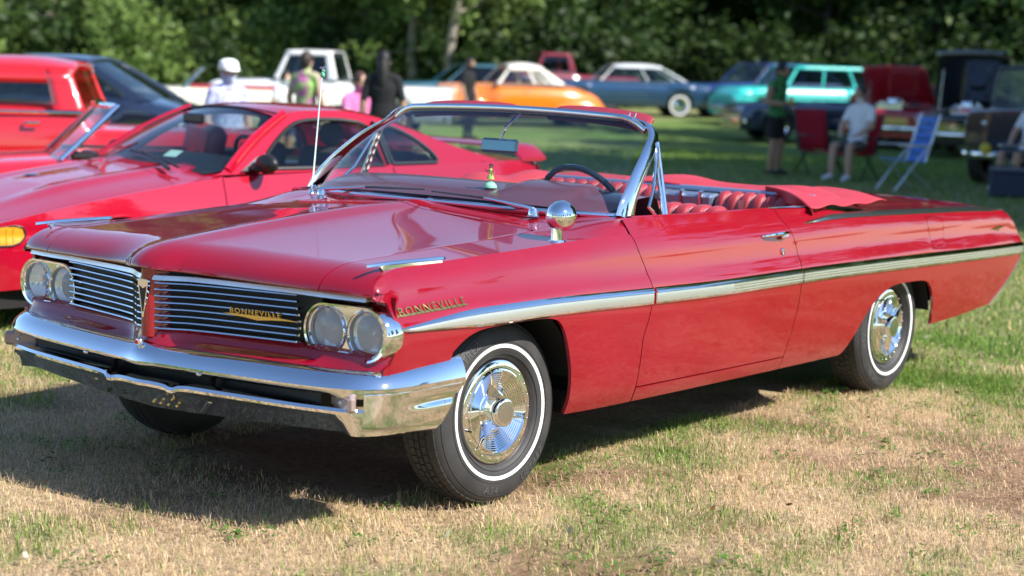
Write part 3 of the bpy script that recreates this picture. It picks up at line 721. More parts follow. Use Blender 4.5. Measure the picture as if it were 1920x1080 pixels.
# ---- wheels
def make_wheel(with_text=True):
    root = empty('wheel', (0, 0, 0))
    Rt = .333; yf = .102          # half tyre width; the outer face is -y
    pr = [(.195, -.075), (.200, -.088), (.212, -.098), (.235, -.1035), (.262, -.1035), (.290, -.098), (.312, -.088), (.324, -.076), (.330, -.066), (Rt, -.05), (Rt, .05), (.330, .066), (.312, .088), (.28, .101), (.24, .103), (.2, .085), (.195, .07)]
    mb = MB(); mb.lathe(pr, n=72); tyre = mb.build('tyre', RUBBER, root, angle=40)
    # tread: raised blocks cut by grooves
    mb = MB(); nb = 66
    for k in range(nb):
        for (y0, y1, sh, r) in ((-.074, -.046, .0, .3305), (-.040, -.016, .35, .333), (-.010, .010, .6, .334), (.016, .040, .35, .333), (.046, .074, 0, .3305)):
            a = 2 * math.pi * (k + sh) / nb; da = 2 * math.pi / nb * .40
            vs = []
            for aa in (a - da, a + da):
                for rr in (r - .004, r + .0045):
                    for yy in (y0, y1):
                        r2 = rr - (.006 if abs(yy) > .07 else 0); a3 = aa + yy * .5
                        vs.append((r2 * math.cos(a3), yy, r2 * math.sin(a3)))
            mb.add(vs, [(0,1,3,2),(4,6,7,5),(0,4,5,1),(2,3,7,6),(0,2,6,4),(1,5,7,3)])
    mb.build('tread', RUBBER, tyre, smooth=False, merge=False)
    mb = MB(); mb.lathe([(.2315, -.1008), (.2325, -.1035), (.238, -.1055), (.245, -.1055), (.246, -.1030)], n=96); mb.build('whitewall', WHITEW, tyre)
    for rr, yy in ((.2555, -.1045), (.305, -.0925), (.212, -.0995)):
        mb = MB(); mb.lathe([(rr - .0015, yy + .002), (rr - .001, yy - .0012), (rr + .001, yy - .001), (rr + .0015, yy + .003)], n=72); mb.build('sidewall_rib', RUBBER, tyre)
    if with_text:
        for (word, ang, r0, size) in (('ULTREZ', -50, .266, .040), ('A54', -100, .266, .040), ('ULTREZ', 130, .266, .040)):
            me = text_mesh(word, size, .001, 'CENTER', 1.15)
            for v in me.vertices:
                u, w, d = v.co; rr = r0 + w; th = R(ang) + u / (r0 + .015) if ang < 0 else R(ang) - u / (r0 + .015)
                if ang < 0: rr = r0 + .032 - w
                yb = np.interp(rr, [.235, .262, .290, .312], [-.1035, -.1035, -.098, -.088])
                v.co = (rr * math.cos(th), yb - .0012 - d, rr * math.sin(th))
            link('sidewall_lettering', me, LETTER, tyre)
    # rim
    mb = MB(); mb.lathe([(.10, -.04), (.16, -.052), (.180, -.050), (.186, -.066), (.194, -.080), (.204, -.0855), (.206, -.082), (.198, -.07), (.19, .07)], n=64)
    mb.build('rim', mat('rusty dark rim', (.05, .035, .032), .5, .3, vary=(30, .4)), root, angle=40)
    # wheel cover
    pr = [(.187, -.074), (.190, -.080), (.186, -.086), (.180, -.088), (.160, -.089), (.156, -.093), (.150, -.094)]
    for i in range(9):
        r = .146 - i * .0078; y = -.090 + i * .0030 + (0)
        pr += [(r, y), (r - .004, y - .0035), (r - .0074, y - .0005)]
    pr += [(.070, -.068), (.062, -.075), (.058, -.10), (.054, -.118), (.050, -.124), (.044, -.1255), (0, -.1265)]
    mb = MB(); mb.lathe(pr, n=72); cov = mb.build('wheel_cover', CHROME, root, angle=24)
    mb = MB(); mb.lathe([(.0, -.1272), (.040, -.1262)], n=40); mb.build('hub_disc', STEEL, cov)
    for k in range(3):
        th = R(105 + 120 * k); mb = MB()
        d = Vector((math.cos(th), 0, math.sin(th))); t = Vector((-math.sin(th), 0, math.cos(th)))
        st = [(.045, .016, -.116, -.066), (.08, .013, -.110, -.07), (.12, .009, -.101, -.08), (.155, .0045, -.0945, -.086), (.168, .001, -.0915, -.088)]
        mb.sweep([(d * r, t, Vector((0, 1, 0))) for r, *_ in st], [[(-w_, b), (0, a), (w_, b)] for r, w_, a, b in st])
        mb.build('spinner_blade', CHROME, cov, smooth=False)
    mb = MB()
    for k in range(24):
        th = 2 * math.pi * k / 24; mb.ball((.170 * math.cos(th), -.0888, .170 * math.sin(th)), .0028, 4)
    tag(mb.build('cover_rivets', STEEL, cov), kind='stuff')
    mb = MB(); th = R(196); mb.tube([(.168 * math.cos(th), -.08, .168 * math.sin(th)), (.172 * math.cos(th), -.108, .172 * math.sin(th))], .004, 8); mb.build('valve_stem', BLACKPL, root)
    return root
whl = make_wheel()
places = [((0, -.795, .331), R(-2), R(-2.2)), ((3.124, -.795, .331), 0, 0), ((0, .795, .331), math.pi, 0), ((3.124, .795, .331), math.pi, 0)]
for i, (loc, rz, cam_) in enumerate(places):
    w_ = whl if i == 0 else copy_tree(whl)
    w_.parent = CAR; w_.location = loc; w_.rotation_euler = (cam_, (0, 1.25, .6, 2.0)[i], rz)
# rear bumper tip
mb = MB()
outl2 = cr([(4.655, .655), (4.640, .60), (4.605, .552), (4.53, .498), (4.445, .446), (4.24, .343)], 5)
for sg in (-1, 1):
    mb = MB(); path = []; profs = []
    for i, (x, z) in enumerate(outl2):
        y = sg * float(hw(np.array(x - .02), np.array(z))); tx, tz = (np.array(outl2[min(i+1, len(outl2)-1)]) - np.array(outl2[max(i-1, 0)])); L_ = math.hypot(tx, tz)
        nx, nz = -tz / L_, tx / L_
        if nx < 0: nx, nz = -nx, -nz
        path.append(((x, y, z), (nx, 0, nz), (0, sg, 0))); profs.append([(-.012, .004), (.012, .006), (.022, -.002), (.022, -.03), (-.012, -.03)])
    mb.sweep(path, profs); mb.build('rear_bumper_tip', CHROME, CAR, angle=30)
mb = MB(); mb.grid(lambda i, v: (outl2[int(i)][0] + .014, v * .90, outl2[int(i)][1]), range(len(outl2)), np.linspace(-1, 1, 9)); mb.build('rear_bumper', CHROME, CAR)
# ---- windscreen
WBX = curve([(0, .60), (.3, .605), (.54, .638), (.68, .695), (.76, .748), (.835, .822)])
def wb(s): y = .832 * s; return np.array([float(WBX(abs(y))), y, 1.006 - .012 * abs(s) ** 3])
def wt(s):
    a = abs(s); return np.array([1.158 + .03 * a ** 3, .705 * s, 1.381 - .022 * a * a - .062 * max(0, (a - .80) / .20) ** 2])
def wsf(s, t):
    p = wb(s) * (1 - t) + wt(s) * t; b = .030 * math.sin(math.pi * t) * (1 - .4 * abs(s))
    return (p[0] - b * .75 - .045 * abs(s) ** 5 * math.sin(math.pi * t), p[1] * (1 + .012 * math.sin(math.pi * t)), p[2] + b * .65)
mb = MB(); mb.grid(wsf, np.linspace(-.985, .985, 41), np.linspace(.0, .985, 17)); ws = mb.build('windscreen', GLASS, CAR)
mb = MB(); path = [wsf(s, .985) for s in np.linspace(-.97, .97, 40)]
mb.tube([(p[0] - .004, p[1], p[2] + .006) for p in path], .015, 10, sx=.8); mb.build('windscreen_header', CHROME, ws)
mb = MB(); mb.tube([(p[0] + .030, p[1], p[2] - .003) for p in path[1:-1]], .017, 8, sx=1.4); mb.build('header_lining', mat('dark header trim', (.03, .012, .016), .6), ws)
mb = MB(); path = [wsf(s, .0) for s in np.linspace(-1, 1, 50)]
mb.tube([(p[0] - .010, p[1], p[2] + .000) for p in path], .011, 8); mb.build('windscreen_base_moulding', CHROME, ws)
for sg in (-1, 1):
    P_ = cr([(.812, -.848, .982), (.840, -.841, 1.045), (.922, -.820, 1.130), (1.052, -.782, 1.228), (1.165, -.733, 1.295), (1.19, -.69, 1.338), (1.18, -.635, 1.360)], 5)
    mb = MB(); path = []; profs = []
    for i, p in enumerate(P_):
        k = i / (len(P_) - 1); w_ = .050 * (1 - .45 * k) + .012 * max(0, 1 - k * 4); th = .014
        path.append(((p[0], sg * -p[1], p[2]), (.93, sg * .10, -.30), (-.15, sg * .92, .35)))
        profs.append([(-w_, 0), (-w_ * .7, th * .8), (0, th), (w_ * .6, th * .8), (w_, 0), (w_ * .6, -th * .7), (-w_ * .7, -th * .7)])
    mb.sweep(path, profs); mb.build('windscreen_pillar', CHROME, ws, angle=50)
    # vent window
    V = [(.955, -.850, .992), (1.105, -.848, .975), (1.150, -.760, 1.272)]
    V = [Vector((a, sg * -b, c)) for a, b, c in V]
    mb = MB(); mb.tube([V[1], V[2]], .011, 8); mb.tube([V[1] + Vector((-.022, 0, .01)), V[2] + Vector((-.02, 0, -.02))], .006, 8)
    vf = mb.build('vent_window_frame', CHROME, CAR)
    mb = MB(); mb.tube([V[1], V[1] + Vector((-.06, 0, .004)), V[0] + Vector((.05, 0, .01)), V[0] + Vector((.02, 0, .03)), V[0].lerp(V[2], .3) + Vector((.03, 0, .01)), V[0].lerp(V[2], .7) + Vector((.02, 0, .02)), V[2]], .008, 8); mb.build('vent_window_rim', CHROME, vf)
    mb = MB(); mb.add([V[0] + Vector((.03, 0, .015)), V[1], V[2]], [(0, 1, 2)]); mb.build('vent_window_pane', GLASS, vf)
    # wiper
    def wpt(s, t, o=.018): p = wsf(s, t); return (p[0] - o, p[1], p[2] + o * .8)
piv = {-1: (.575, -.575, .985), 1: (.575, .575, .985)}
for sg, tip, mid in ((-1, (-.02, .055), (-.30, .035)), (1, (.02, .065), (.34, .035))):
    p0 = piv[sg]; mb = MB()
    mb.lathe([(0, .034), (.014, .032), (.020, .022), (.021, .006), (.026, 0)], (p0[0], p0[1], p0[2]), 'z', 16)
    m_ = wpt(mid[0] / .832, mid[1], .022); t_ = wpt(tip[0] / .832, tip[1], .018)
    mb.tube([(p0[0], p0[1], p0[2] + .028), (p0[0] + .01, p0[1] * .9, p0[2] + .034), m_], [.010, .008, .0045], 8)
    wp = mb.build('wiper_arm', CHROME, CAR)
    mb = MB(); b0 = wpt((mid[0] + sg * .18) / .832, mid[1] * .6, .014)
    mb.tube([b0, m_, t_], [.0035, .006, .0035], 6); mb.build('wiper_blade', mat('wiper steel and rubber', (.10, .10, .11), .3, .6), wp)
# ---- cabin
mb = MB()
def fdash(s, t):
    y = .80 * s; x0 = .66 + .10 * abs(s) ** 3; x = x0 + t * .40
    z = 1.022 + .055 * math.sin(min(1, t * 1.25) * math.pi * .55) - .16 * max(0, (t - .82) / .18) ** 2
    if s > -.75 and s < -.28: z += .022 * math.sin(min(1, t * 1.2) * math.pi * .5) * min(1, (s + .75) / .06, (-.28 - s) / .06)
    return (x, y, z - .02 * abs(s) ** 3)
mb.grid(fdash, np.linspace(-1, 1, 50), np.linspace(0, 1, 16)); mb.build('dashboard', DASH, CAR, angle=50)
mb = MB(); mb.box((1.5, 0, .37), (1.9, 1.70, .03)); mb.build('cabin_floor', mat('dark red carpet', (.06, .012, .014), .95), CAR)
for sg in (-1, 1):
    mb = MB(); mb.grid(lambda u, v: (u, sg * (float(hw(np.array(u), np.array(v))) - .075 - .02 * math.sin((v - .4) * 5)), v), np.linspace(.74, 2.42, 20), np.linspace(.38, .972, 10))
    mb.grid(lambda u, t: (u, sg * (float(hw(np.array(u), np.array(float(BELT(u))))) - .012 - .065 * t), float(BELT(u)) + .002 - .006 * t), np.linspace(.8, 2.42, 20), [0, .5, 1])
    mb.build('door_trim', VINYL, CAR)
def ribbed(name, path, y0, y1, pitch, depth, matl, parent, ny=None, skip=None, endr=.05):
    """upholstery of rolled channels: path in (x, z), extruded over y with rounded rolls"""
    npl = max(1, round((y1 - y0) / pitch)); pitch = (y1 - y0) / npl; ny = npl * 14 + 1
    P = [Vector((p[0], p[1])) for p in cr(path, 5)]; N = []
    for i in range(len(P)):
        t = (P[min(i+1, len(P)-1)] - P[max(i-1, 0)]).normalized(); N.append(Vector((-t.y, t.x)))
    if N[len(N)//2].y < 0: N = [-q for q in N]
    def f(i, y):
        i = int(i); d_ = abs((y - y0) / pitch - round((y - y0) / pitch)) * pitch
        b = depth * (1 - math.exp(-(d_ / .011) ** 2)) + depth * .25 * math.sin(math.pi * min(1, d_ / (pitch * .5)) * .5)
        e = min(y - y0, y1 - y) / endr
        if e < 1: b -= (1 - math.sqrt(max(0, 1 - (1 - e) ** 2))) * .025
        return (P[i].x + N[i].x * b, y, P[i].y + N[i].y * b)
    mb = MB(); mb.grid(f, range(len(P)), np.linspace(y0, y1, ny)); so_ = mb.build(name, matl, parent, angle=60)
    for k in range(1, npl):
        y = y0 + k * pitch; mb = MB(); mb.tube([(P[i].x + N[i].x * .003, y, P[i].y + N[i].y * .003) for i in range(len(P))], .0028, 5); mb.build('piping', PIPE, so_)
    return so_
PIPE = mat('pale pink piping', (.52, .26, .27), .4)
fs_ = empty('front_bench_seat'); fs_.parent = CAR
ribbed('seat_back', [(1.80, .42), (1.76, .80), (1.70, .955), (1.64, .975), (1.585, .945), (1.56, .80), (1.52, .60)], -.80, .80, .075, .012, VINYL, fs_)
ribbed('seat_cushion', [(1.56, .60), (1.40, .64), (1.15, .65), (1.06, .62), (1.04, .45)], -.80, .80, .1, .02, VINYL, fs_)
rs_ = empty('rear_bench_seat'); rs_.parent = CAR
rp = [(2.46, .60), (2.50, .86), (2.47, .965), (2.42, .985), (2.365, .95), (2.34, .80), (2.30, .60)]
ribbed('seat_back', rp, -.78, -.30, .072, .012, VINYL, rs_)
ribbed('seat_back', rp, .04, .78, .072, .012, VINYL, rs_)
mb = MB(); mb.box((2.40, -.13, .82), (.09, .34, .32), (0, R(-6), 0), bev=.01); spk = mb.build('speaker_console', SILVERP, rs_)
for y in (-.24, -.13, -.02):
    mb = MB(); mb.box((2.362, y, .84), (.03, .018, .31), (0, R(-6), 0), bev=.003); mb.build('console_rib', CHROME, spk)
mb = MB(); mb.tube([(2.44, y, .998) for y in np.linspace(-.80, .80, 12)], .014, 8); mb.build('seat_top_moulding', SILVERP, rs_)
mb = MB(); mb.add([(2.335, -.455, .965), (2.335, -.495, .965), (2.335, -.475, .84)], [(0, 1, 2)]); mb.build('seat_emblem', STEEL, rs_, smooth=False, thick=.006)
# folded-top boot cover
def fboot(s, t):
    y = s * .83; x = 2.43 + .50 * t
    wav = .010 * math.sin(y * 17) * t ** 2 + .012 * math.sin(y * 9 + 1)
    x += .05 * math.sin(y * 11 + .5) * t * t
    z = 1.004 + .028 * math.sin(math.pi * min(1, t * 1.1)) + wav - .035 * abs(s) ** 4 - .028 * t ** 3
    return (x, y, z)
mb = MB(); mb.grid(fboot, np.linspace(-1, 1, 60), np.linspace(0, 1, 20)); boot = mb.build('boot_cover', BOOTV, CAR, thick=.004)
def fbr(s, t):   # right-hand wing running forward along the cabin edge
    x = 1.62 + .98 * s; y = .70 + .21 * t; k = min(1, s * 4)
    return (x, y, .985 + .045 * math.sin(math.pi * t) * k + .012 * math.sin(x * 14) * k - .035 * t * t)
mb = MB(); mb.grid(fbr, np.linspace(0, 1, 30), np.linspace(0, 1, 12)); mb.build('boot_cover_wing', BOOTV, boot, thick=.004)
def fbl(s, t):   # loose left-hand wing, lifted at its front edge and lying over the quarter panel
    y = -.54 - .41 * t; xf = 2.44 - .30 * t ** 1.3; xr = 2.93 - .10 * max(0, t - .6)
    x = xf + (xr - xf) * s
    lift = max(0, 1 - s * 2.0) ** 1.3
    z = 1.012 + .022 * lift * math.cos(math.pi * .5 * t) + .009 * math.sin(x * 13 + t * 3) * (1 - lift) * (1 - .6 * t) - .036 * t ** 2.2
    z += .006 * math.sin(x * 25) * max(0, t - .7) * 3
    return (x, y, z)
mb = MB(); mb.grid(fbl, np.linspace(0, 1, 40), np.linspace(0, 1, 24)); mb.build('boot_cover_flap', BOOTV, boot, thick=.004)
def fbf(s, t):   # front fold of the loose flap, turned down into the cabin edge
    p = fbl(0, s); w_ = .5 + .5 * math.cos(s * 9)
    return (p[0] + .03 * t + .03 * math.sin(s * 9) * t, p[1] + .01 * t, p[2] - t * (.075 - .04 * s))
mb = MB(); mb.grid(fbf, np.linspace(0, 1, 24), np.linspace(0, 1, 8)); mb.build('boot_cover_fold', BOOTV, boot, thick=.004)
# steering wheel
sw = empty('steering_wheel'); sw.parent = CAR
c0 = Vector((1.12, -.43, .975)); ax = Vector((.88, 0, .47)).normalized(); u_ = Vector((0, 1, 0)); v_ = ax.cross(u_)
NAVY = mat('dark steering plastic', (.02, .03, .045), .25, coat=.6)
mb = MB(); mb.tube([c0 + (u_ * math.cos(a) + v_ * math.sin(a)) * .205 for a in np.linspace(0, 2*math.pi, 49)], .0135, 8, caps=False); mb.build('wheel_rim', NAVY, sw)
mb = MB()
for a in (0, math.pi): mb.tube([c0 - ax * .03, c0 + (u_ * math.cos(a) + v_ * math.sin(a)) * .10 - ax * .02, c0 + (u_ * math.cos(a) + v_ * math.sin(a)) * .205], [.022, .013, .011], 8)
mb.build('wheel_spokes', NAVY, sw)
mb = MB(); mb.ball(c0 - ax * .015, .045, 10); mb.tube([c0 - ax * .03, c0 - ax * .35], .03, 10); mb.build('steering_column', CHROME, sw)
# rear-view mirror
mb = MB(); mb.box((1.075, 0, 1.222), (.022, .20, .062), (0, R(8), 0), bev=.012); rv = mb.build('rear_view_mirror', mat('mirror back', (.28, .36, .40), .2, .8), CAR)
mb = MB(); mb.tube([(1.08, 0, 1.245), (1.085, -.02, 1.30), (1.16, -.045, 1.365)], [.007, .006, .008], 8); mb.build('mirror_stem', CHROME, rv)
# sun visors flipped up behind the header
for (y0, y1) in ((-.66, -.16), (.06, .60)):
    mb = MB(); a = cr([(y0, 0), (y0 + .02, .045), (y1 - .06, .050), (y1, .0)], 5)
    up = [(1.215 + w_ * .9, y, 1.362 - .02 * (abs(y) / .66) ** 3 + w_ * .85) for y, w_ in a]; dn = [(1.19, y, 1.352 - .03 * (abs(y) / .66) ** 3) for y, w_ in a]
    n = len(a); mb.add(up + dn, [(i, i+1, n+i+1, n+i) for i in range(n-1)]); v = mb.build('sun_visor', mat('maroon visor', (.26, .025, .045), .5), CAR, thick=.014)
    if y0 < 0:
        for k in (0, .03):
            mb = MB(); mb.tube([(1.190, -.605 + k, 1.335), (1.225, -.600 + k, 1.385)], .004, 6); mb.build('visor_clip', STEEL, v)
# door mirror: chrome ball head on a stubby stem on the front fender
mb = MB(); my = -.880; zb = float(ztop(np.array(.33), .88))
mb.tube([(.325, my, zb - .004), (.325, my, zb + .004)], [.040, .036], 16, sx=.8)
mb.tube([(.322, my, zb), (.322, my, zb + .05), (.326, my, zb + .09)], [.027, .024, .026], 12, sx=.8)
mir = mb.build('fender_mirror', CHROME, CAR, angle=50)
mb = MB(); pr = [(0, -.070), (.02, -.067), (.038, -.055), (.050, -.035), (.056, -.010), (.057, .010), (.055, .020), (.052, .024)]
mb.lathe(pr, (0, 0, 0), 'x', 32); o = mb.build('mirror_head', CHROME, mir); o.location = (.345, my, zb + .092); o.rotation_euler = (0, R(-4), R(18))
mb = MB(); mb.lathe([(0, .0225), (.052, .0235)], (0, 0, 0), 'x', 32); o2 = mb.build('mirror_glass', CHROME, o)
# radio aerial with a topper
mb = MB(); ab = (.655, .715, .975); at_ = (.705, .708, 1.53)
mb.lathe([(0, .03), (.008, .028), (.014, .01), (.02, 0)], ab, 'z', 14); mb.tube([ab, tuple(np.array(ab)*.6 + np.array(at_)*.4), at_], [.004, .0032, .0022], 6); ae = mb.build('aerial', CHROME, CAR)
TOP = empty('aerial_topper', at_, 0, 'small green and silver figure with black tuft on aerial tip', 'topper')
mb = MB(); mb.ball((0, 0, -.030), .011, 8, sc=(1, 1, 1.2)); mb.ball((.004, 0, -.012), .008, 8); mb.build('figure_body', mat('green toy plastic', (.10, .35, .22), .4), TOP)
mb = MB(); mb.lathe([(.012, -.004), (.014, 0), (.012, .004), (.006, .004), (.006, -.004)], (0, 0, .002), 'z', 14); mb.tube([(-.016, 0, .002), (.016, 0, .004)], .003, 6); mb.build('collar', CHROME, TOP)
mb = MB()
for i in range(9):
    a = i * 2.4; mb.tube([(0, 0, .004), (.008 * math.cos(a), .008 * math.sin(a), .026)], [.004, .002], 5)
mb.build('tuft', BLACK, TOP)
# dashboard dancer ornament
dx, dy, dz = .80, -.175, 1.062
DN = empty('dashboard_figurine', (dx, dy, dz), 0, 'small dancing figurine on pale green base on the dashboard', 'figurine')
mb = MB(); mb.lathe([(0, 0), (.028, .0), (.028, .006), (.024, .014), (.016, .022), (.006, .026), (0, .027)], n=20, axis='z'); mb.build('base', mat('pale green plastic', (.42, .68, .50), .4), DN)
mb = MB(); mb.lathe([(.003, .024), (.004, .036), (.016, .036), (.012, .050), (.006, .058), (.0075, .066), (.008, .074), (.004, .080), (.003, .082)], n=16, axis='z'); mb.build('skirted_body', mat('straw yellow green', (.50, .55, .12), .6), DN)
mb = MB(); mb.tube([(0, .007, .072), (0, .020, .066), (-.004, .026, .076)], .0025, 6); mb.tube([(0, -.007, .072), (0, -.018, .068), (-.004, -.020, .058)], .0025, 6); mb.ball((0, 0, .088), .0075, 8); mb.build('head_and_arms', mat('brown skin tone plastic', (.33, .18, .10), .5), DN)
mb = MB(); mb.ball((.002, 0, .091), .0085, 8); mb.build('hair', BLACK, DN)

# ================================================================== ground, grass
def vnoise(x, y, seed=0):
    xi = np.floor(x).astype(np.int64); yi = np.floor(y).astype(np.int64); fx, fy = x - xi, y - yi
    def h(a, b):
        n = (a * 374761393 + b * 668265263 + seed * 974711) & 0x7fffffff
        n = ((n ^ (n >> 13)) * 1274126177) & 0x7fffffff
        return ((n ^ (n >> 16)) & 0xffff) / 65535.0
    u, v = fx*fx*(3-2*fx), fy*fy*(3-2*fy)
    return (h(xi, yi)*(1-u) + h(xi+1, yi)*u)*(1-v) + (h(xi, yi+1)*(1-u) + h(xi+1, yi+1)*u)*v
def fbm(x, y, seed=0, oct=4):
    r = 0; a = .5; t = 0
    for i in range(oct): r = r + a * vnoise(x * 2**i, y * 2**i, seed + i); t += a; a *= .55
    return r / t
def lawn(x, y):
    """returns dryness 0..1 and bareness 0..1"""
    d = np.hypot(x - CAMP[0], y - CAMP[1])
    base = np.clip(1 - (d - 8.0) / 2.6, 0, 1)
    n = fbm(x * 1.1, y * 1.1, 3); n2 = fbm(x * 4.5, y * 4.5, 11, 3)
    dry = np.clip((base * .82 + (n - .5) * 2.0 + (n2 - .5) * 1.2), 0, 1)
    far = np.clip((fbm(x * .12, y * .12, 21) - .45) * 2.0, 0, .35)
    dry = np.maximum(dry * np.clip(base * 3 + .15, 0, 1), far * (d > 11))
    bare = np.clip((fbm(x * 1.3 + 7, y * 1.3, 31) - .53) * 5, 0, 1) * base
    return dry, bare
def lawn_col(x, y):
    dry, bare = lawn(x, y); n = fbm(x * 9, y * 9, 41, 3)[:, None]
    g = np.array([.120, .195, .040]) * (.7 + .6 * n); s_ = np.array([.50, .37, .225]) * (.75 + .5 * n); b = np.array([.21, .105, .062]) * (.8 + .4 * n)
    c = g * (1 - dry[:, None]) + s_ * dry[:, None]
    return c * (1 - bare[:, None] * .75) + b * bare[:, None] * .75
def set_cols(me, C):
    a = me.color_attributes.new('tint', 'FLOAT_COLOR', 'POINT')
    a.data.foreach_set('color', np.concatenate([C, np.ones((len(C), 1))], 1).astype(np.float32).ravel())
def tint_mat(name, rough=.9, transl=0.0, noise=None, spec=.2):
    m = bpy.data.materials.new(name); m.use_nodes = True; n = m.node_tree; b = n.nodes['Principled BSDF']
    at = n.nodes.new('ShaderNodeAttribute'); at.attribute_name = 'tint'; col = at.outputs['Color']
    if noise:
        tc = n.nodes.new('ShaderNodeTexCoord'); nz = n.nodes.new('ShaderNodeTexNoise'); nz.inputs['Scale'].default_value = noise; nz.inputs['Detail'].default_value = 8; nz.inputs['Roughness'].default_value = .7
        n.links.new(tc.outputs['Object'], nz.inputs['Vector'])
        mr = n.nodes.new('ShaderNodeMapRange'); mr.inputs['From Min'].default_value = .3; mr.inputs['From Max'].default_value = .7; mr.inputs['To Min'].default_value = .45; mr.inputs['To Max'].default_value = 1.35
        n.links.new(nz.outputs['Fac'], mr.inputs['Value'])
        mx = n.nodes.new('ShaderNodeMix'); mx.data_type = 'RGBA'; mx.blend_type = 'MULTIPLY'; mx.inputs['Factor'].default_value = 1
        n.links.new(col, mx.inputs['A']); n.links.new(mr.outputs['Result'], mx.inputs['B']); col = mx.outputs['Result']
        bp = n.nodes.new('ShaderNodeBump'); bp.inputs['Strength'].default_value = .8; bp.inputs['Distance'].default_value = .02
        n.links.new(nz.outputs['Fac'], bp.inputs['Height']); n.links.new(bp.outputs['Normal'], b.inputs['Normal'])
    n.links.new(col, b.inputs['Base Color']); b.inputs['Roughness'].default_value = rough; b.inputs['Specular IOR Level'].default_value = spec
    if transl:
        out = n.nodes['Material Output']; tr = n.nodes.new('ShaderNodeBsdfTranslucent'); mx = n.nodes.new('ShaderNodeMixShader'); mx.inputs[0].default_value = transl
        n.links.new(col, tr.inputs[0]); n.links.new(b.outputs[0], mx.inputs[1]); n.links.new(tr.outputs[0], mx.inputs[2]); n.links.new(mx.outputs[0], out.inputs[0])
    return m
rr = np.concatenate([np.linspace(.5, 16, 170), np.geomspace(16.2, 900, 90)]); na = 640
aa = np.linspace(0, 2*np.pi, na, endpoint=False)
RR, AA = np.meshgrid(rr, aa, indexing='ij'); gx_ = (CAMP[0] + RR * np.cos(AA)).ravel(); gy_ = (CAMP[1] + RR * np.sin(AA)).ravel()
gzv = .016 * np.clip(RR.ravel() - 40, 0, 70) + .012 * (fbm(gx_ * .9, gy_ * .9, 5) - .5) * (RR.ravel() < 30)
Vg = np.stack([gx_, gy_, gzv - .008], 1); nr = len(rr)
i0 = (np.arange(nr - 1)[:, None] * na + np.arange(na)[None]).ravel(); i1 = (np.arange(nr - 1)[:, None] * na + (np.arange(na)[None] + 1) % na).ravel()
Fg = np.stack([i0, i0 + na, i1 + na, i1], 1)
me = bpy.data.meshes.new('ground'); me.from_pydata(Vg.tolist() + [(CAMP[0], CAMP[1], -.008)], [], Fg.tolist() + [(nr*na, k, (k+1) % na) for k in range(na)])
me.shade_smooth(); set_cols(me, lawn_col(np.append(gx_, CAMP[0]), np.append(gy_, CAMP[1])))
tag(link('ground', me, tint_mat('dry lawn soil', .95, 0, 38)), kind='structure')
def blades(name, r0, r1, n, hmin, hmax, wid, half=R(25)):
    u = rng.random(n); r = np.sqrt(r0*r0 + u * (r1*r1 - r0*r0)); az = math.atan2(CM[2][1], CM[2][0]) + (rng.random(n) * 2 - 1) * half
    x = CAMP[0] + r * np.cos(az); y = CAMP[1] + r * np.sin(az)
    keep = ~((x > -.3) & (x < 4.2) & (np.abs(y) < .55))
    x, y = x[keep], y[keep]
    dry, bare = lawn(x, y)
    keep = rng.random(len(x)) > bare * .72; x, y, dry = x[keep], y[keep], dry[keep]; n = len(x)
    isdry = rng.random(n) < dry * .92 + .04
    clump = fbm(x * 5, y * 5, 61, 3)
    h = (hmin + (hmax - hmin) * rng.random(n) ** 1.6) * (.6 + .9 * clump) * np.where(isdry, 1.0, 1.05)
    lean = np.where(isdry, rng.random(n) * 1.2 + .5, rng.random(n) * 1.2); th = rng.random(n) * 2 * np.pi
    dx, dy = np.cos(th), np.sin(th); w = wid * (.6 + .8 * rng.random(n)) * np.where(isdry, .8, 1.25)
    px, py = -dy * w, dx * w
    gzz = .016 * np.clip(np.hypot(x - CAMP[0], y - CAMP[1]) - 40, 0, 70) - .006
    def lev(t, k): 
        a = lean * t; hor = h * t * np.sin(a); ver = h * t * np.cos(a) + .004
        return np.stack([x + dx * hor + px * k, y + dy * hor + py * k, gzz + ver], 1)
    V = np.stack([lev(0, 1), lev(0, -1), lev(.55, .8), lev(.55, -.8), lev(1, 0)], 1).reshape(-1, 3)
    b = np.arange(n)[:, None] * 5
    F4 = b + np.array([[0, 1, 3, 2]]); F3 = b + np.array([[2, 3, 4]])
    g = np.array([.145, .265, .045]) * (.55 + .9 * rng.random((n, 1))) + np.array([.05, .02, 0]) * rng.random((n, 1))
    s_ = np.array([.72, .575, .40]) * (.5 + .85 * rng.random((n, 1))) * (np.array([1, .95, .85]) ** (rng.random((n, 1)) * 3))
    c = np.where(isdry[:, None], s_, g)
    me = bpy.data.meshes.new(name); me.vertices.add(n*5); me.vertices.foreach_set('co', V.astype(np.float32).ravel())
    loops = np.concatenate([F4.ravel(), F3.ravel()]); me.loops.add(len(loops)); me.loops.foreach_set('vertex_index', loops.astype(np.int32))
    me.polygons.add(2*n); me.polygons.foreach_set('loop_start', np.concatenate([np.arange(n)*4, 4*n + np.arange(n)*3]).astype(np.int32))
    me.update(calc_edges=True); set_cols(me, np.repeat(c, 5, 0))
    o = link(name, me, GRASSM); return o
GRASSM = tint_mat('grass blade', .75, .35, None, .25)
tag(blades('grass', 4.3, 9.5, 340000, .012, .046, .0012), 'dry straw and green grass blades of the near field', 'grass', kind='stuff')
tag(blades('lawn_grass', 9.5, 17, 120000, .02, .055, .0028), 'short green lawn grass beyond the convertible', 'grass', kind='stuff')
tag(blades('distant_lawn_grass', 17, 34, 70000, .03, .07, .006), 'green lawn around the parked cars and chairs', 'grass', kind='stuff')
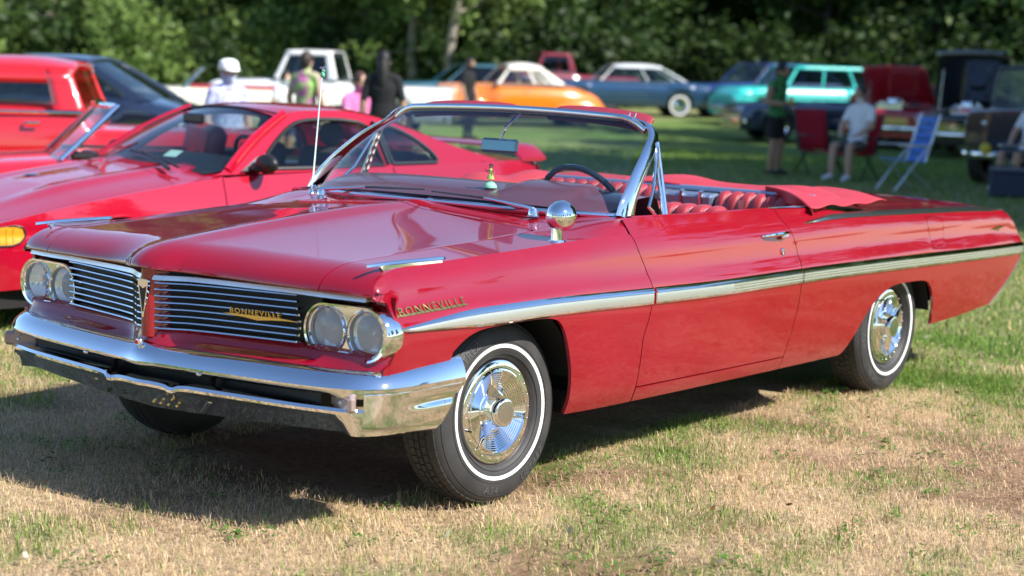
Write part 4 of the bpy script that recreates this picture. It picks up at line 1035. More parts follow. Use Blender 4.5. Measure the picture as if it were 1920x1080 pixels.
# low broad-leaved weeds in the foreground
def weeds(n_cl):
    V = []; F = []; C = []
    for i in range(n_cl):
        r = math.sqrt(4.4**2 + rng.random() * (9.5**2 - 4.4**2)); az = math.atan2(CM[2][1], CM[2][0]) + (rng.random()*2-1) * R(24)
        x, y = CAMP[0] + r*math.cos(az), CAMP[1] + r*math.sin(az)
        if -.3 < x < 4.2 and abs(y) < .6: continue
        k = int(8 + rng.random() * 26); sp = .03 + .07 * rng.random(); tone = .7 + .7 * rng.random()
        for j in range(k):
            a, q = rng.random() * 6.28, sp * math.sqrt(rng.random()); cx, cy = x + q*math.cos(a), y + q*math.sin(a)
            z = .010 + .025 * rng.random(); s_ = .005 + .008 * rng.random(); t = rng.random() * 6.28; tilt = (rng.random() - .5) * .8
            ex, ey = np.array([math.cos(t), math.sin(t), tilt]) * s_, np.array([-math.sin(t), math.cos(t), (rng.random() - .5) * .6]) * s_ * .6
            c0 = np.array([cx, cy, z]); b = len(V)
            V += [c0 - ex, c0 + ey, c0 + ex, c0 - ey]; F.append((b, b+1, b+2, b+3)); C += [np.array([.085, .19, .03]) * tone * (.7 + .6 * rng.random())] * 4
    me = bpy.data.meshes.new('weeds'); me.from_pydata([tuple(v) for v in V], [], F); set_cols(me, np.array(C)); return link('weeds', me, GRASSM)
tag(weeds(330), 'low green clover and weeds among the dry grass', 'weeds', kind='stuff')

# ================================================================== the red sports coupe parked alongside
MU = empty('sports_coupe', (.82, 4.25, 0), R(-10.05), 'bright red rounded sports coupe with rear wing parked alongside the convertible', 'car')
MW = curve([(0, .55), (.06, .66), (.15, .75), (.35, .83), (.7, .88), (1.1, .90), (3.8, .90), (4.15, .87), (4.32, .82), (4.40, .74)])
MZB = curve([(0, .53), (.1, .565), (.3, .622), (.7, .706), (1.2, .785), (1.72, .842), (2.2, .858), (3, .880), (3.6, .902), (4.1, .912), (4.3, .905), (4.4, .87)])
def mhw(s, z):
    w = MW(s); q = np.clip((z - .50) / .42, -1.2, 1.5); b = np.where(q > 0, .085 * q ** 2, .05 * q ** 2)
    r = .012 * np.exp(-((z - .545) / .03) ** 2)
    g_ = np.where(z > .905, 0, 0)
    return w - b - r
def mside(sg): return lambda u, v: (np.asarray(u, float) + 0, sg * mhw(u, v), np.asarray(v, float) + 0)
def march(xc, r, z0=.20): return [(xc - r * math.cos(a), z0 + .11 + r * math.sin(a) * 1.0) for a in np.linspace(-.15, math.pi + .15, 24)]
MDF = lambda z: 1.70 - .05 * (z - .5) + 0 * z
for sg in (-1, 1):
    top = lambda a, b, n: [(float(x), float(MZB(x))) for x in np.linspace(a, b, n)]
    o = [(0.02, .22)] + march(.98, .325)[0:] + [(1.66, .20)] + [(float(MDF(z)), z) for z in np.linspace(.22, .85, 10)] + top(1.66, .03, 40)
    patches('front_fender', [panel(o, mside(sg), .045, .012, flip=(sg > 0))], MRED, MU)
    o = [(1.715, .24)] + [(2.95, .24)] + [(3.0, .50), (3.01, .75), (2.99, .878)] + top(2.95, 1.70, 26) + [(float(MDF(z)) + .007, z) for z in np.linspace(.85, .26, 10)]
    patches('door', [panel(o, mside(sg), .05, .012, flip=(sg > 0))], MRED, MU)
    o = [(2.96, .22)] + march(3.55, .325) + [(4.37, .24)] + [(4.39, .45), (4.40, .62), (4.395, .84)] + top(4.39, 3.0, 36) + [(3.016, .75), (3.007, .50), (2.957, .24)]
    patches('rear_quarter', [panel(o, mside(sg), .05, .012, flip=(sg > 0))], MRED, MU)
    # greenhouse side with window openings
    ZE = curve([(1.70, .868), (1.95, 1.02), (2.28, 1.205), (2.5, 1.238), (2.75, 1.240), (3.0, 1.208), (3.3, 1.120), (3.6, 1.015), (3.93, .922)])
    def gy(u, v): return .800 - (v - .87) * .70
    fg = lambda u, v, sg=sg: (np.asarray(u, float) + 0, sg * gy(u, np.asarray(v, float)), np.asarray(v, float) + 0)
    o = [(1.64, .855), (2.2, .862), (3.0, .875), (3.95, .902)] + [(float(x), float(ZE(x))) for x in np.linspace(3.93, 1.70, 44)]
    h1 = cr([(1.99, .885), (2.12, 1.005), (2.32, 1.135), (2.48, 1.178), (2.72, 1.182), (2.88, 1.165)], 5) + [(2.935, 1.14), (2.955, .895), (2.4, .885)]
    h2 = [(3.03, .900), (3.02, 1.13)] + cr([(3.06, 1.150), (3.16, 1.125), (3.28, 1.065), (3.38, .985), (3.42, .925)], 4) + [(3.40, .905)]
    patches('roof_side', [panel(o, fg, .04, .015, holes=[h1, h2], flip=(sg > 0))], MRED, MU)
    for h_, nm in ((h1, 'door_window'), (h2, 'quarter_window')):
        wv = panel(h_, lambda u, v, sg=sg: (np.asarray(u, float), sg * (gy(u, np.asarray(v, float)) - .012), np.asarray(v, float)), .08, 0, flip=(sg > 0))
        win = patches(nm, [wv], glass_mat('tinted side glass', (.55, .60, .58), .2), MU)
        mb = MB(); c_ = np.mean(np.array(h_), 0); mb.tube([(p[0], sg * (gy(p[0], p[1]) + .001), p[1]) for p in h_ + [h_[0]]], .014, 6, caps=False); mb.build('window_seal', BLACKPL, win)
    mb = MB(); mb.tube([(2.99, sg * (gy(0, .9) + .002), .895), (2.985, sg * (gy(0, 1.16) + .004), 1.165)], .028, 6, sx=.5); mb.build('b_pillar_trim', BLACKPL, MU)
    # mirror
    mb = MB(); mb.add([(1.83, sg * .815, .872), (2.02, sg * .805, .880), (2.04, sg * .765, .975), (1.98, sg * .76, .955)], [(0, 1, 2, 3)]); mb.build('mirror_sail', mat('grey mirror sail', (.22, .22, .23), .4), MU, thick=.012)
    mb = MB(); mb.ball((1.955, sg * .915, .925), .1, 10, sc=(.50, 1.05, .62)); mb.ball((1.93, sg * .83, .892), .1, 8, sc=(.5, .9, .24)); mb.build('wing_mirror', BLACKPL, MU)
    # lamps
    ol = cr([(.02, .484), (.34, .492)], 6) + cr([(.38, .505), (.415, .545), (.40, .592)], 4) + [(.36, .602), (.18, .580), (.03, .548)]
    pl = patches('corner_lamp', [panel(ol, lambda u, v, sg=sg: (u, sg * (mhw(u, v) + .004), v), .03, .01, flip=(sg > 0))], mat('amber lens', (.85, .33, .02), .2, coat=.8), MU)
    mb = MB(); mb.tube([(p[0], sg * (float(mhw(np.array(p[0]), np.array(p[1]))) + .004), p[1]) for p in ol + [ol[0]]], .006, 6, caps=False); mb.build('lamp_surround', BLACKPL, pl)
    mb = MB()
    for k in range(9):
        x_ = .06 + k * .036; mb.tube([(x_, sg * (float(mhw(np.array(x_), np.array(z_))) + .006), z_) for z_ in np.linspace(.493, .550 + .005 * k, 5)], .003, 5)
    mb.build('lens_flutes', mat('amber lens', (.85, .33, .02)), pl)
    mb = MB(); mb.box((3.10, sg * .885, .55), (.22, .03, .10), (0, 0, 0), bev=.012); mb.build('side_scoop', MRED, MU)
    for s_ in (.98, 3.55):
        mb = MB(); mb.lathe([(.19, -.09), (.22, -.10), (.28, -.10), (.310, -.08), (.318, 0), (.31, .08), (.2, .09)], (0, 0, 0), 'y', 36); t_ = mb.build('tyre', RUBBER, MU); t_.location = (s_, sg * .775, .316)
        mb = MB(); mb.lathe([(.03, -.10), (.19, -.085), (.205, -.09), (.2, .05)], (0, 0, 0), 'y', 30)
        for k in range(5):
            a = k * 2 * math.pi / 5; mb.box((.11 * math.cos(a), -.09, .11 * math.sin(a)), (.17, .03, .05), (0, -a, 0))
        w_ = mb.build('alloy_wheel', STEEL, t_)
        if sg > 0: t_.rotation_euler = (0, 0, math.pi)
# hood, cowl
def mtop(u, v):
    u = np.asarray(u, float); v = np.asarray(v, float); zb_ = MZB(u); e = np.clip(np.abs(v) / mhw(u, zb_), 0, 1)
    cr_ = .055 * np.clip(u / .8, 0, 1) * (1 - e ** 2.4) + .018 * np.exp(-((np.abs(v) - .42) / .10) ** 2) * np.clip((u - .3) / .6, 0, 1)
    return u, v, zb_ + cr_
ol = [(float(x), -float(mhw(np.array(x), MZB(x)))) for x in np.linspace(.03, 1.40, 40)] + [(float(x), -.70) for x in (1.5,)] + [(1.48, -.3), (1.48, .3), (1.5, .70)] + [(float(x), float(mhw(np.array(x), MZB(x)))) for x in np.linspace(1.40, .03, 40)]
ol_h = [(.14, -.52)] + [(float(x), -float(mhw(np.array(x), MZB(x))) + .035) for x in np.linspace(.35, 1.36, 20)] + [(1.40, -.60), (1.38, -.3), (1.38, .3), (1.40, .60)] + [(float(x), float(mhw(np.array(x), MZB(x))) - .035) for x in np.linspace(1.36, .35, 20)] + [(.14, .52)]
patches('hood', [panel(ol_h, mtop, .045, .01)], MRED, MU)
hc = np.array([.8, 0]); ol_big = [tuple(p) for p in ol]
rim = [tuple(np.array(p) + (np.array(p) - hc) / np.linalg.norm(np.array(p) - hc) * .006) for p in ol_h]
ol2 = [(float(x), -float(mhw(np.array(x), MZB(x)))) for x in np.linspace(.03, 1.70, 44)] + [(1.70, -.5), (1.60, 0), (1.70, .5)] + [(float(x), float(mhw(np.array(x), MZB(x)))) for x in np.linspace(1.70, .03, 44)]
patches('fender_top', [panel(ol2, mtop, .05, .0, holes=[rim])], MRED, MU)
# nose
mb = MB(); mb.grid(lambda a, y: (.03 - .055 * math.sin(math.pi * a) * (1 - (abs(y) / .6) ** 3), y, .22 + (float(MZB(.03)) + .0 - .22) * a), np.linspace(0, 1, 14), np.linspace(-.58, .58, 24)); mb.build('nose', MRED, MU)
mb = MB(); mb.grid(lambda a, y: (4.395 + .03 * math.sin(math.pi * a), y, .24 + .63 * a), np.linspace(0, 1, 10), np.linspace(-.72, .72, 12)); mb.build('tail', MRED, MU)
mb = MB(); mb.grid(lambda x, y: (x, y * float(mhw(np.array(x), MZB(x))), float(MZB(x)) + .02 * (1 - y * y)), np.linspace(3.80, 4.40, 10), np.linspace(-1, 1, 14)); mb.build('boot_lid', MRED, MU)
# windscreen, roof, backlight
def mw(s, t):
    b = np.array([1.52 + .22 * abs(s) ** 2.2, .775 * s, .915 - .045 * s * s]); tp = np.array([2.27 + .03 * abs(s) ** 2, .545 * s, 1.243 - .032 * s * s])
    p = b * (1 - t) + tp * t; k = .025 * math.sin(math.pi * t); return (p[0] - k * .4, p[1], p[2] + k)
mb = MB(); mb.grid(mw, np.linspace(-1, 1, 25), np.linspace(0, 1, 10)); mws = mb.build('windscreen', glass_mat('coupe windscreen', (.70, .82, .86), .25), MU)
mb = MB(); mb.tube([mw(s, .99) for s in np.linspace(-1, 1, 25)], .012, 6); mb.tube([mw(-1, t) for t in np.linspace(0, 1, 9)], .012, 6); mb.tube([mw(1, t) for t in np.linspace(0, 1, 9)], .012, 6); mb.build('windscreen_seal', BLACKPL, mws)
for sg in (-1, 1):
    mb = MB(); path = []; 
    for t in np.linspace(0, 1, 12):
        p = mw(sg, t); path.append((p[0] + .022, p[1] + sg * .006, p[2] - .004))
    mb.tube(path, [.045] * 6 + [.04] * 6, 8, sx=.62); mb.build('windscreen_pillar', MRED, MU)
RZ = curve([(2.25, 1.240), (2.5, 1.270), (2.8, 1.268), (3.1, 1.232), (3.38, 1.165)])
mb = MB(); mb.grid(lambda s, y: (s, y * (gy(0, float(ZE(s))) + .004), float(RZ(s)) - (float(RZ(s)) - float(ZE(s)) + .001) * abs(y) ** 2.6), np.linspace(2.25, 3.40, 24), np.linspace(-1, 1, 25)); mb.build('roof', MRED, MU)
mb = MB(); mb.grid(lambda s, y: (s, y * (gy(0, float(ZE(s))) - .01), float(ZE(s)) + .035 * (1 - y * y)), np.linspace(3.38, 3.92, 10), np.linspace(-1, 1, 13)); mb.build('backlight', glass_mat('dark rear glass', (.25, .28, .28), .2), MU)
# wing
mb = MB(); path = []; profs = []
for y in np.linspace(-.80, .80, 25):
    e = max(0, (abs(y) - .62) / .18); dz = -.085 * e ** 1.6; path.append(((4.29 - .02 * (y / .8) ** 2, y, 1.000 + dz), (1, 0, 0), (0, 0, 1)))
    profs.append([(-.12, -.012), (-.11, .004), (-.05, .018), (.05, .022), (.11, .016), (.115, .0), (.05, -.012)])
mb.sweep(path, profs)
for sg in (-1, 1): mb.tube([(4.30, sg * .70, .90), (4.29, sg * .68, .985)], [.07, .05], 10, sx=.5)
mb.build('rear_wing', MRED, MU)
mb = MB(); p0 = mw(-.55, .02); mb.tube([(1.46, -.60, .885), (1.50, -.40, .93), (1.55, -.12, .965)], [.014, .010, .007], 6); mb.tube([(1.515, -.62, .895), (1.53, -.35, .94), (1.55, .02, .962)], .008, 6); mb.build('wiper', BLACKPL, MU)
mb = MB(); mb.tube([(1.46, .30, .915), (1.50, .45, .925), (1.56, .66, .915)], .012, 6); mb.build('wiper', BLACKPL, MU)
mb = MB(); mb.lathe([(0, .006), (.05, .004), (.06, 0)], (.98, .20, float(mtop(np.array(.98), np.array(.20))[2])), 'z', 18); mb.build('hood_cap', STEEL, MU)
q = [mw(-.50, .10), mw(-.36, .09), mw(-.36, .18), mw(-.50, .19)]
mb = MB(); mb.add([(p[0] + .006, p[1], p[2] - .004) for p in q], [(0, 1, 2, 3)]); mb.build('registration_sticker', mat('pale green sticker', (.45, .62, .50), .5), MU)
# cabin
mb = MB(); mb.box((2.3, 0, .45), (2.9, 1.5, .42)); mb.build('cabin_tub', DARK, MU, smooth=False)
mb = MB(); mb.grid(lambda s, y: (s, y * .74, .885 + .05 * math.sin((s - 1.6) * 3.0) - .03 * y * y), np.linspace(1.62, 2.12, 8), np.linspace(-1, 1, 12)); mb.build('dashboard', BLACKPL, MU)
GREYF = mat('grey seat cloth', (.11, .10, .105), .85, bump=(200, .2, .001))
for sg in (-1, 1):
    mb = MB(); mb.box((2.74, sg * .37, .78), (.13, .50, .44), (0, R(16), 0), bev=.05); mb.box((2.45, sg * .37, .60), (.5, .50, .16), bev=.05); st_ = mb.build('seat', GREYF, MU)
    mb = MB(); mb.ball((2.83, sg * .37, 1.075), .1, 10, sc=(.55, 1.25, .85)); mb.build('headrest', GREYF, st_)
mb = MB(); c0 = Vector((2.22, -.37, .90)); ax = Vector((.9, 0, .4)).normalized(); u_ = Vector((0, 1, 0)); v_ = ax.cross(u_)
mb.tube([c0 + (u_ * math.cos(a) + v_ * math.sin(a)) * .18 for a in np.linspace(0, 2*math.pi, 37)], .015, 8, caps=False); mb.ball(c0, .07, 8); mb.build('steering_wheel', BLACKPL, MU)
mb = MB(); mb.box((2.0, 0, 1.165), (.03, .24, .065), bev=.02); mb.build('rear_view_mirror', BLACKPL, MU)
mb = MB(); mb.box((2.2, 0, .20), (4.1, 1.5, .14)); mb.build('underbody', DARK, MU, smooth=False)

# ================================================================== the other show cars (local frame: x rearward from the nose, -y is the left side)
def paint(name, col, rough=.3): return mat(name, col, rough, 0.0, 1.0)
DGLASS = glass_mat('dark car glass', (.30, .34, .36), .25)
CGLASS = glass_mat('clear car glass', (.70, .78, .80), .25)
def loft(name, xs, prof, matl, parent, mirror=True, angle=45):
    """prof(x) -> half section [(y, z), ...] from the sill up to the centre line"""
    mb = MB(); rows = [prof(float(x)) for x in xs]; n = len(rows[0])
    for sg in (-1, 1):
        V = [(float(x), sg * y, z) for x, r_ in zip(xs, rows) for (y, z) in r_]
        F = [(i*n+k, (i+1)*n+k, (i+1)*n+k+1, i*n+k+1) for i in range(len(xs)-1) for k in range(n-1)]
        mb.add(V, F)
    for i in (0, len(xs)-1):
        r_ = rows[i]; mb.add([(float(xs[i]), -y, z) for y, z in r_] + [(float(xs[i]), y, z) for y, z in r_[::-1]], [tuple(range(2*n))])
    return mb.build(name, matl, parent, angle=angle)
def bgcar(name, label, px, dist, ang, spec, cat='car', at=None):
    L = spec['L']; H = spec['H']; ctr = spec.get('ctr', .5); hw0 = spec['hw']
    p = spot(px, dist); ca, sa = math.cos(ang), math.sin(ang)
    root = empty(name, (p[0] - ca * L * ctr, p[1] - sa * L * ctr, gz(p[0], p[1])), ang, label, cat)
    top = curve(spec['top']); wid = curve(spec['wid']); wr = spec.get('wr', .33); wx = spec['wheels']; zb = spec.get('zb', .24); arch = spec.get('arch', 1)
    xs = sorted(set(list(np.linspace(0, L, 70)) + [w_ + d_ for w_ in wx for d_ in (-wr*1.12, -wr*1.1, wr*1.1, wr*1.12)]))
    bulge = spec.get('bulge', .93)
    def prof(x):
        b = zb
        if arch:
            for w_ in wx:
                d_ = abs(x - w_)
                if d_ < wr * 1.11: b = max(b, wr + math.sqrt(max(0, (wr*1.13)**2 - d_*d_)) - .02)
        z = float(top(x)); w_ = float(wid(x)); b = min(b, z - .10); h = z - b
        return [(w_ * .90, b), (w_ * .97, b + .18*h), (w_, b + .45*h), (w_ * .99, b + .68*h), (w_ * bulge, b + .88*h), (w_ * (bulge - .07), z - .015), (w_ * .6, z + .005), (w_ * .3, z + .022), (0, z + .03)]
    loft('body', xs, prof, spec['paint'], root)
    mb = MB(); mb.box((L*.5, 0, zb + .12), (L*.86, hw0*1.3, .2)); mb.build('underbody', DARK, root, smooth=False)
    for w_ in wx:
        for sg in (-1, 1):
            mb = MB(); r = wr; wdt = .1; ir = r * .60
            mb.lathe([(ir, -wdt*.8), (ir + .02, -wdt), (r - .03, -wdt), (r, -wdt*.6), (r, wdt*.6), (r - .03, wdt), (ir, wdt*.8)], (0, 0, 0), 'y', 28); t_ = mb.build('tyre', RUBBER, root); t_.location = (w_, sg * (hw0 - .13), r); t_.rotation_euler = (0, 0, 0 if sg < 0 else math.pi)
            mb = MB(); mb.lathe([(0, -wdt*.95), (.05, -wdt*.92), (.07, -wdt*.7), (ir*.8, -wdt*.55), (ir, -wdt*.9), (ir*1.02, -wdt*.8)], (0, 0, 0), 'y', 24); mb.build('hubcap', CHROME if not spec.get('steelies') else STEEL, t_)
            if spec.get('white'):
                mb = MB(); mb.lathe([(ir + .035, -wdt - .002), (ir + .09, -wdt - .002)], (0, 0, 0), 'y', 28); mb.build('whitewall', WHITEW, t_)
    # greenhouse
    g_ = spec.get('cab')
    if g_:
        x0, x1, x2, x3, zbelt, zr, wb_, wr_ = g_; rp = spec.get('roofpaint', spec['paint']); pt = spec.get('pillar', .035)
        B = [(x0, wb_), (x3, wb_)]; n = 7
        def gl(s, t, sg):   # side glass
            return (x0 + (x3 - x0)*s + ((x1 + (x2 - x1)*s) - (x0 + (x3 - x0)*s)) * t, sg * (wb_ + (wr_ - wb_) * t ** 1.2), zbelt + (zr - zbelt) * t)
        for sg in (-1, 1):
            mb = MB(); mb.grid(lambda s, t: gl(s, t, sg), np.linspace(.02, .98, 8), np.linspace(-.05, .97, 6)); mb.build('side_glass', spec.get('glass', DGLASS), root)
        for nm, xa, xb in (('windscreen', x0, x1), ('rear_window', x3, x2)):
            mb = MB(); mb.grid(lambda y, t: (xa + (xb - xa) * t + (.05 if xa < xb else -.05) * y * y * (1) - (.05 if xa < xb else -.05), y * (wb_ + (wr_ - wb_) * t), zbelt - .02 + (zr - zbelt + .01) * t), np.linspace(-1, 1, 11), np.linspace(0, 1, 6)); mb.build(nm, spec.get('glass', DGLASS), root)
        # roof
        def roof(x, y):
            e = (x - x1) / (x2 - x1); k = 1 - abs(2*e - 1) ** spec.get('round', 4)
            return (x1 - .03 + (x2 - x1 + .06) * e, y * (wr_ + .012), zr - .03 + spec.get('dome', .055) * (1 - abs(y) ** 3) * (.55 + .45 * k) + .02)
        mb = MB(); mb.grid(roof, [x1 + (x2 - x1) * e for e in np.linspace(0, 1, 14)], np.linspace(-1, 1, 15)); mb.build('roof', rp, root, thick=.04)
        for sg in (-1, 1):
            ln_ = x3 - x0; cp_ = spec.get('cpil', 1.6) * pt * 1.7 / ln_; fp_ = pt * 1.5 / ln_
            for (sa_, sb_) in [(-.004, fp_), (1 - cp_, 1.004)] + [(q_ - pt * .5 / ln_, q_ + pt * .5 / ln_) for q_ in spec.get('posts', [.55])]:
                mb = MB(); mb.grid(lambda s, t: (gl(s, t, sg)[0], gl(s, t, sg)[1] + sg * .008, gl(s, t, sg)[2]), np.linspace(sa_, sb_, 4), np.linspace(-.10, 1.02, 8)); mb.build('pillar', rp, root, thick=.03)
            mb = MB(); mb.grid(lambda s, t: (gl(s, t, sg)[0], gl(s, t, sg)[1] + sg * .008, gl(s, t, sg)[2]), np.linspace(0, 1, 9), np.linspace(1 - pt * 1.3 / (zr - zbelt), 1.02, 3)); mb.build('roof_rail', rp, root, thick=.03)
            mb = MB(); mb.tube([(x0 + (x3 - x0) * s_, sg * (wb_ + .006), zbelt) for s_ in np.linspace(0, 1, 8)], .012, 6); mb.build('belt_moulding', CHROME, root)
    # nose and tail fittings
    fx = spec.get('lampx', .03); fw = spec.get('lampy', hw0 * .78); fz = spec.get('lampz', .66); fr_ = spec.get('lampr', .09)
    for sg in (-1, 1):
        mb = MB(); mb.lathe([(0, -.035), (fr_ * .6, -.028), (fr_ * .92, -.008), (fr_, 0), (fr_ * 1.05, .03)], (fx, sg * fw, fz), 'x', 20); hl_ = mb.build('headlight', mat('headlamp glass', (.55, .56, .56), .08, .5, .8), root)
        mb = MB(); mb.lathe([(fr_, -.012), (fr_ * 1.12, -.008), (fr_ * 1.15, .03)], (fx, sg * fw, fz), 'x', 20); mb.build('headlight_rim', CHROME, hl_)
    if spec.get('bumpers', 1):
        for x_, d_ in ((-.04, -1), (L + .04, 1)):
            mb = MB(); path = [(x_ - d_ * .16 * abs(y) ** 5, y * hw0 * .98, .45) for y in np.linspace(-1, 1, 15)]; mb.tube(path, .055, 8, sx=.5); mb.build('bumper', CHROME, root)
        mb = MB()
        for k in range(5): mb.box((.005, 0, .52 + k * .035), (.03, fw * 1.5, .014))
        mb.build('grille', CHROME, root, smooth=False)
    if spec.get('trim'):
        for sg in (-1, 1):
            mb = MB(); mb.tube([(x, sg * (float(wid(x)) * 1.0 + .004), spec['trim'] + .0 * x) for x in np.linspace(.25, L - .15, 24)], .016, 6, sx=.5); mb.build('side_trim', CHROME, root)
    for sg in (-1, 1):
        x_ = spec.get('handle', (spec['cab'][0] + spec['cab'][3]) / 2 if spec.get('cab') else L * .5); mb = MB(); z_ = float(top(x_)) - .14; mb.tube([(x_, sg * (float(wid(x_)) + .0), z_), (x_ + .03, sg * (float(wid(x_)) + .025), z_), (x_ + .13, sg * (float(wid(x_)) + .025), z_)], .012, 6); mb.build('door_handle', CHROME, root)
    return root
def fenders(root, items, matl):
    """bulbous separate fenders: (x centre, y, length, height, width)"""
    for (xc, yc, ln, ht, wd) in items:
        for sg in (-1, 1):
            mb = MB()
            def f(a, b):
                x = xc - ln * math.cos(a); zt_ = ht * math.sin(a) ** .8 + .18
                w_ = wd * (.35 + .65 * math.sin(a) ** .5); return (x, sg * (yc + w_ * math.cos(b)), max(.2, zt_ * (.30 + .70 * math.sin(b) ** .6) if b < math.pi else .2))
            mb.grid(f, np.linspace(.12, math.pi - .12, 22), np.linspace(0.05, math.pi - .05, 12)); mb.build('fender', matl, root, thick=.02)
A0 = R(-52)    # broadside to the camera, nose to the left
P = paint
# 1930s red pickup cab, near left
S30 = dict(L=4.2, H=1.6, hw=.80, ctr=.45, wr=.36, wheels=[.65, 3.35], zb=.34, arch=0, bulge=.96,
    top=[(0, .95), (.1, 1.02), (1.2, 1.10), (1.5, 1.12), (2.75, 1.10), (2.85, .92), (4.2, .92)], wid=[(0, .28), (.4, .36), (1.2, .58), (1.6, .70), (2.8, .72), (4.2, .70)],
    cab=(1.50, 1.62, 2.66, 2.80, 1.06, 1.42, .70, .60), pillar=.09, cpil=1.7, dome=.12, round=2.5, posts=[], paint=P('hot rod red paint', (.60, .010, .012)), glass=CGLASS, lampx=.35, lampy=.48, lampz=.88, lampr=.12, bumpers=0, handle=2.3)
c = bgcar('pickup_truck', 'red 1930s pickup with rounded cab and small side window', -18, 15.8, A0 + R(6), S30, 'truck'); fenders(c, [(.65, .66, .62, .62, .20), (3.35, .68, .60, .58, .20)], S30['paint'])
mb = MB()
for sg in (-1, 1): mb.box((2.0, sg * .74, .36), (1.6, .22, .05), bev=.01)
mb.build('running_board', BLACK, c)
# dark coupe behind it
S40 = dict(L=4.7, H=1.62, hw=.86, ctr=.55, wr=.35, wheels=[.85, 3.65], zb=.28, bulge=.86,
    top=[(0, .85), (.3, .98), (1.4, 1.06), (2.4, 1.08), (3.1, 1.12), (3.8, 1.02), (4.4, .80), (4.7, .50)], wid=[(0, .45), (.3, .75), (.9, .86), (3.8, .88), (4.4, .74), (4.7, .55)],
    cab=(1.60, 2.00, 2.95, 3.75, 1.02, 1.47, .72, .58), dome=.08, pillar=.05, cpil=3.2, paint=P('midnight blue paint', (.012, .018, .040)), lampz=.75, lampx=.08, lampy=.62)
bgcar('coupe', 'dark midnight-blue 1940s coupe with sloping back behind the red pickup', 135, 20.5, A0 - R(4), S40)
# low red convertible in front of the pickup
SCV = dict(L=4.6, H=1.3, hw=.88, ctr=.42, wr=.32, wheels=[.85, 3.55], zb=.24,
    top=[(0, .66), (.25, .74), (1.5, .84), (2.0, .86), (4.2, .84), (4.6, .70)], wid=[(0, .74), (.3, .84), (1.2, .88), (4.0, .88), (4.6, .74)], paint=P('classic red paint', (.62, .010, .025)), handle=2.4, lampz=.6)
c = bgcar('convertible_roadster', 'low red open roadster with chrome windscreen frame beyond the sports coupe', 160, 12.6, A0 + R(18), SCV)
mb = MB(); wsr = lambda y, t: (1.62 + .38 * t + .10 * y * y, y * (.74 - .10 * t), .85 + .36 * t); mb.grid(wsr, np.linspace(-1, 1, 11), np.linspace(0, 1, 5)); w_ = mb.build('windscreen', GLASS, c)
mb = MB(); mb.tube([wsr(-1, t) for t in np.linspace(0, 1, 5)] + [wsr(y, 1) for y in np.linspace(-.9, .9, 9)] + [wsr(1, t) for t in np.linspace(1, 0, 5)], .022, 8); mb.build('windscreen_frame', CHROME, w_)
for sg in (-1, 1):
    mb = MB(); mb.box((2.75, sg * .36, .88), (.14, .5, .42), (0, R(12), 0), bev=.05); mb.build('seat', VINYL, c)
mb = MB(); mb.box((2.45, 0, .868), (1.3, 1.36, .03), bev=.01); mb.build('cockpit', DARK, c)
# cream convertible and white pickup across the lawn
SC2 = dict(L=5.3, H=1.2, hw=.97, ctr=.5, wr=.34, wheels=[.95, 4.05], zb=.28, white=1, trim=.62,
    top=[(0, .78), (.2, .90), (1.8, .98), (2.3, .99), (4.9, .96), (5.3, .80)], wid=[(0, .86), (.4, .95), (4.8, .95), (5.3, .84)], paint=P('cream paint', (.72, .66, .52)), handle=2.9)
c = bgcar('convertible_car', 'long cream open convertible parked across the lawn', 415, 33, A0 + R(10), SC2)
mb = MB(); wsr = lambda y, t: (1.85 + .35 * t + .12 * y * y, y * (.82 - .10 * t), .97 + .36 * t); mb.grid(wsr, np.linspace(-1, 1, 11), np.linspace(0, 1, 5)); w_ = mb.build('windscreen', GLASS, c)
mb = MB(); mb.tube([wsr(-1, t) for t in np.linspace(0, 1, 5)] + [wsr(y, 1) for y in np.linspace(-.9, .9, 9)] + [wsr(1, t) for t in np.linspace(1, 0, 5)], .024, 8); mb.build('windscreen_frame', CHROME, w_)
mb = MB(); mb.box((3.0, 0, 1.0), (1.8, 1.5, .06), bev=.01); mb.build('cockpit', VINYL, c)
SPU = dict(L=5.0, H=1.75, hw=.95, ctr=.5, wr=.36, wheels=[.85, 3.85], zb=.36,
    top=[(0, .98), (.15, 1.08), (1.35, 1.14), (1.5, 1.15), (2.7, 1.15), (2.78, 1.08), (5.0, 1.06)], wid=[(0, .85), (.3, .94), (4.7, .94), (5.0, .90)], cab=(1.40, 1.66, 2.55, 2.70, 1.14, 1.72, .86, .74), pillar=.07, paint=P('white truck paint', (.74, .74, .72)), glass=DGLASS, lampz=.82, posts=[])
bgcar('pickup_truck', 'white pickup truck with long open bed across the lawn', 628, 36, A0 - R(4), SPU, 'truck')
# teal 1960s coupe, bonnet to the left
STE = dict(L=5.2, H=1.4, hw=.97, ctr=.4, wr=.33, wheels=[.95, 4.0], zb=.26, trim=.60,
    top=[(0, .74), (.15, .86), (1.8, .92), (4.7, .92), (5.2, .76)], wid=[(0, .88), (.3, .96), (4.9, .95), (5.2, .88)], cab=(1.75, 2.35, 3.5, 4.35, .92, 1.40, .84, .64), paint=P('teal blue paint', (.03, .12, .17)), posts=[])
bgcar('coupe', 'teal-blue low 1960s coupe with long bonnet behind the orange coupe', 845, 48, A0 + R(16), STE)
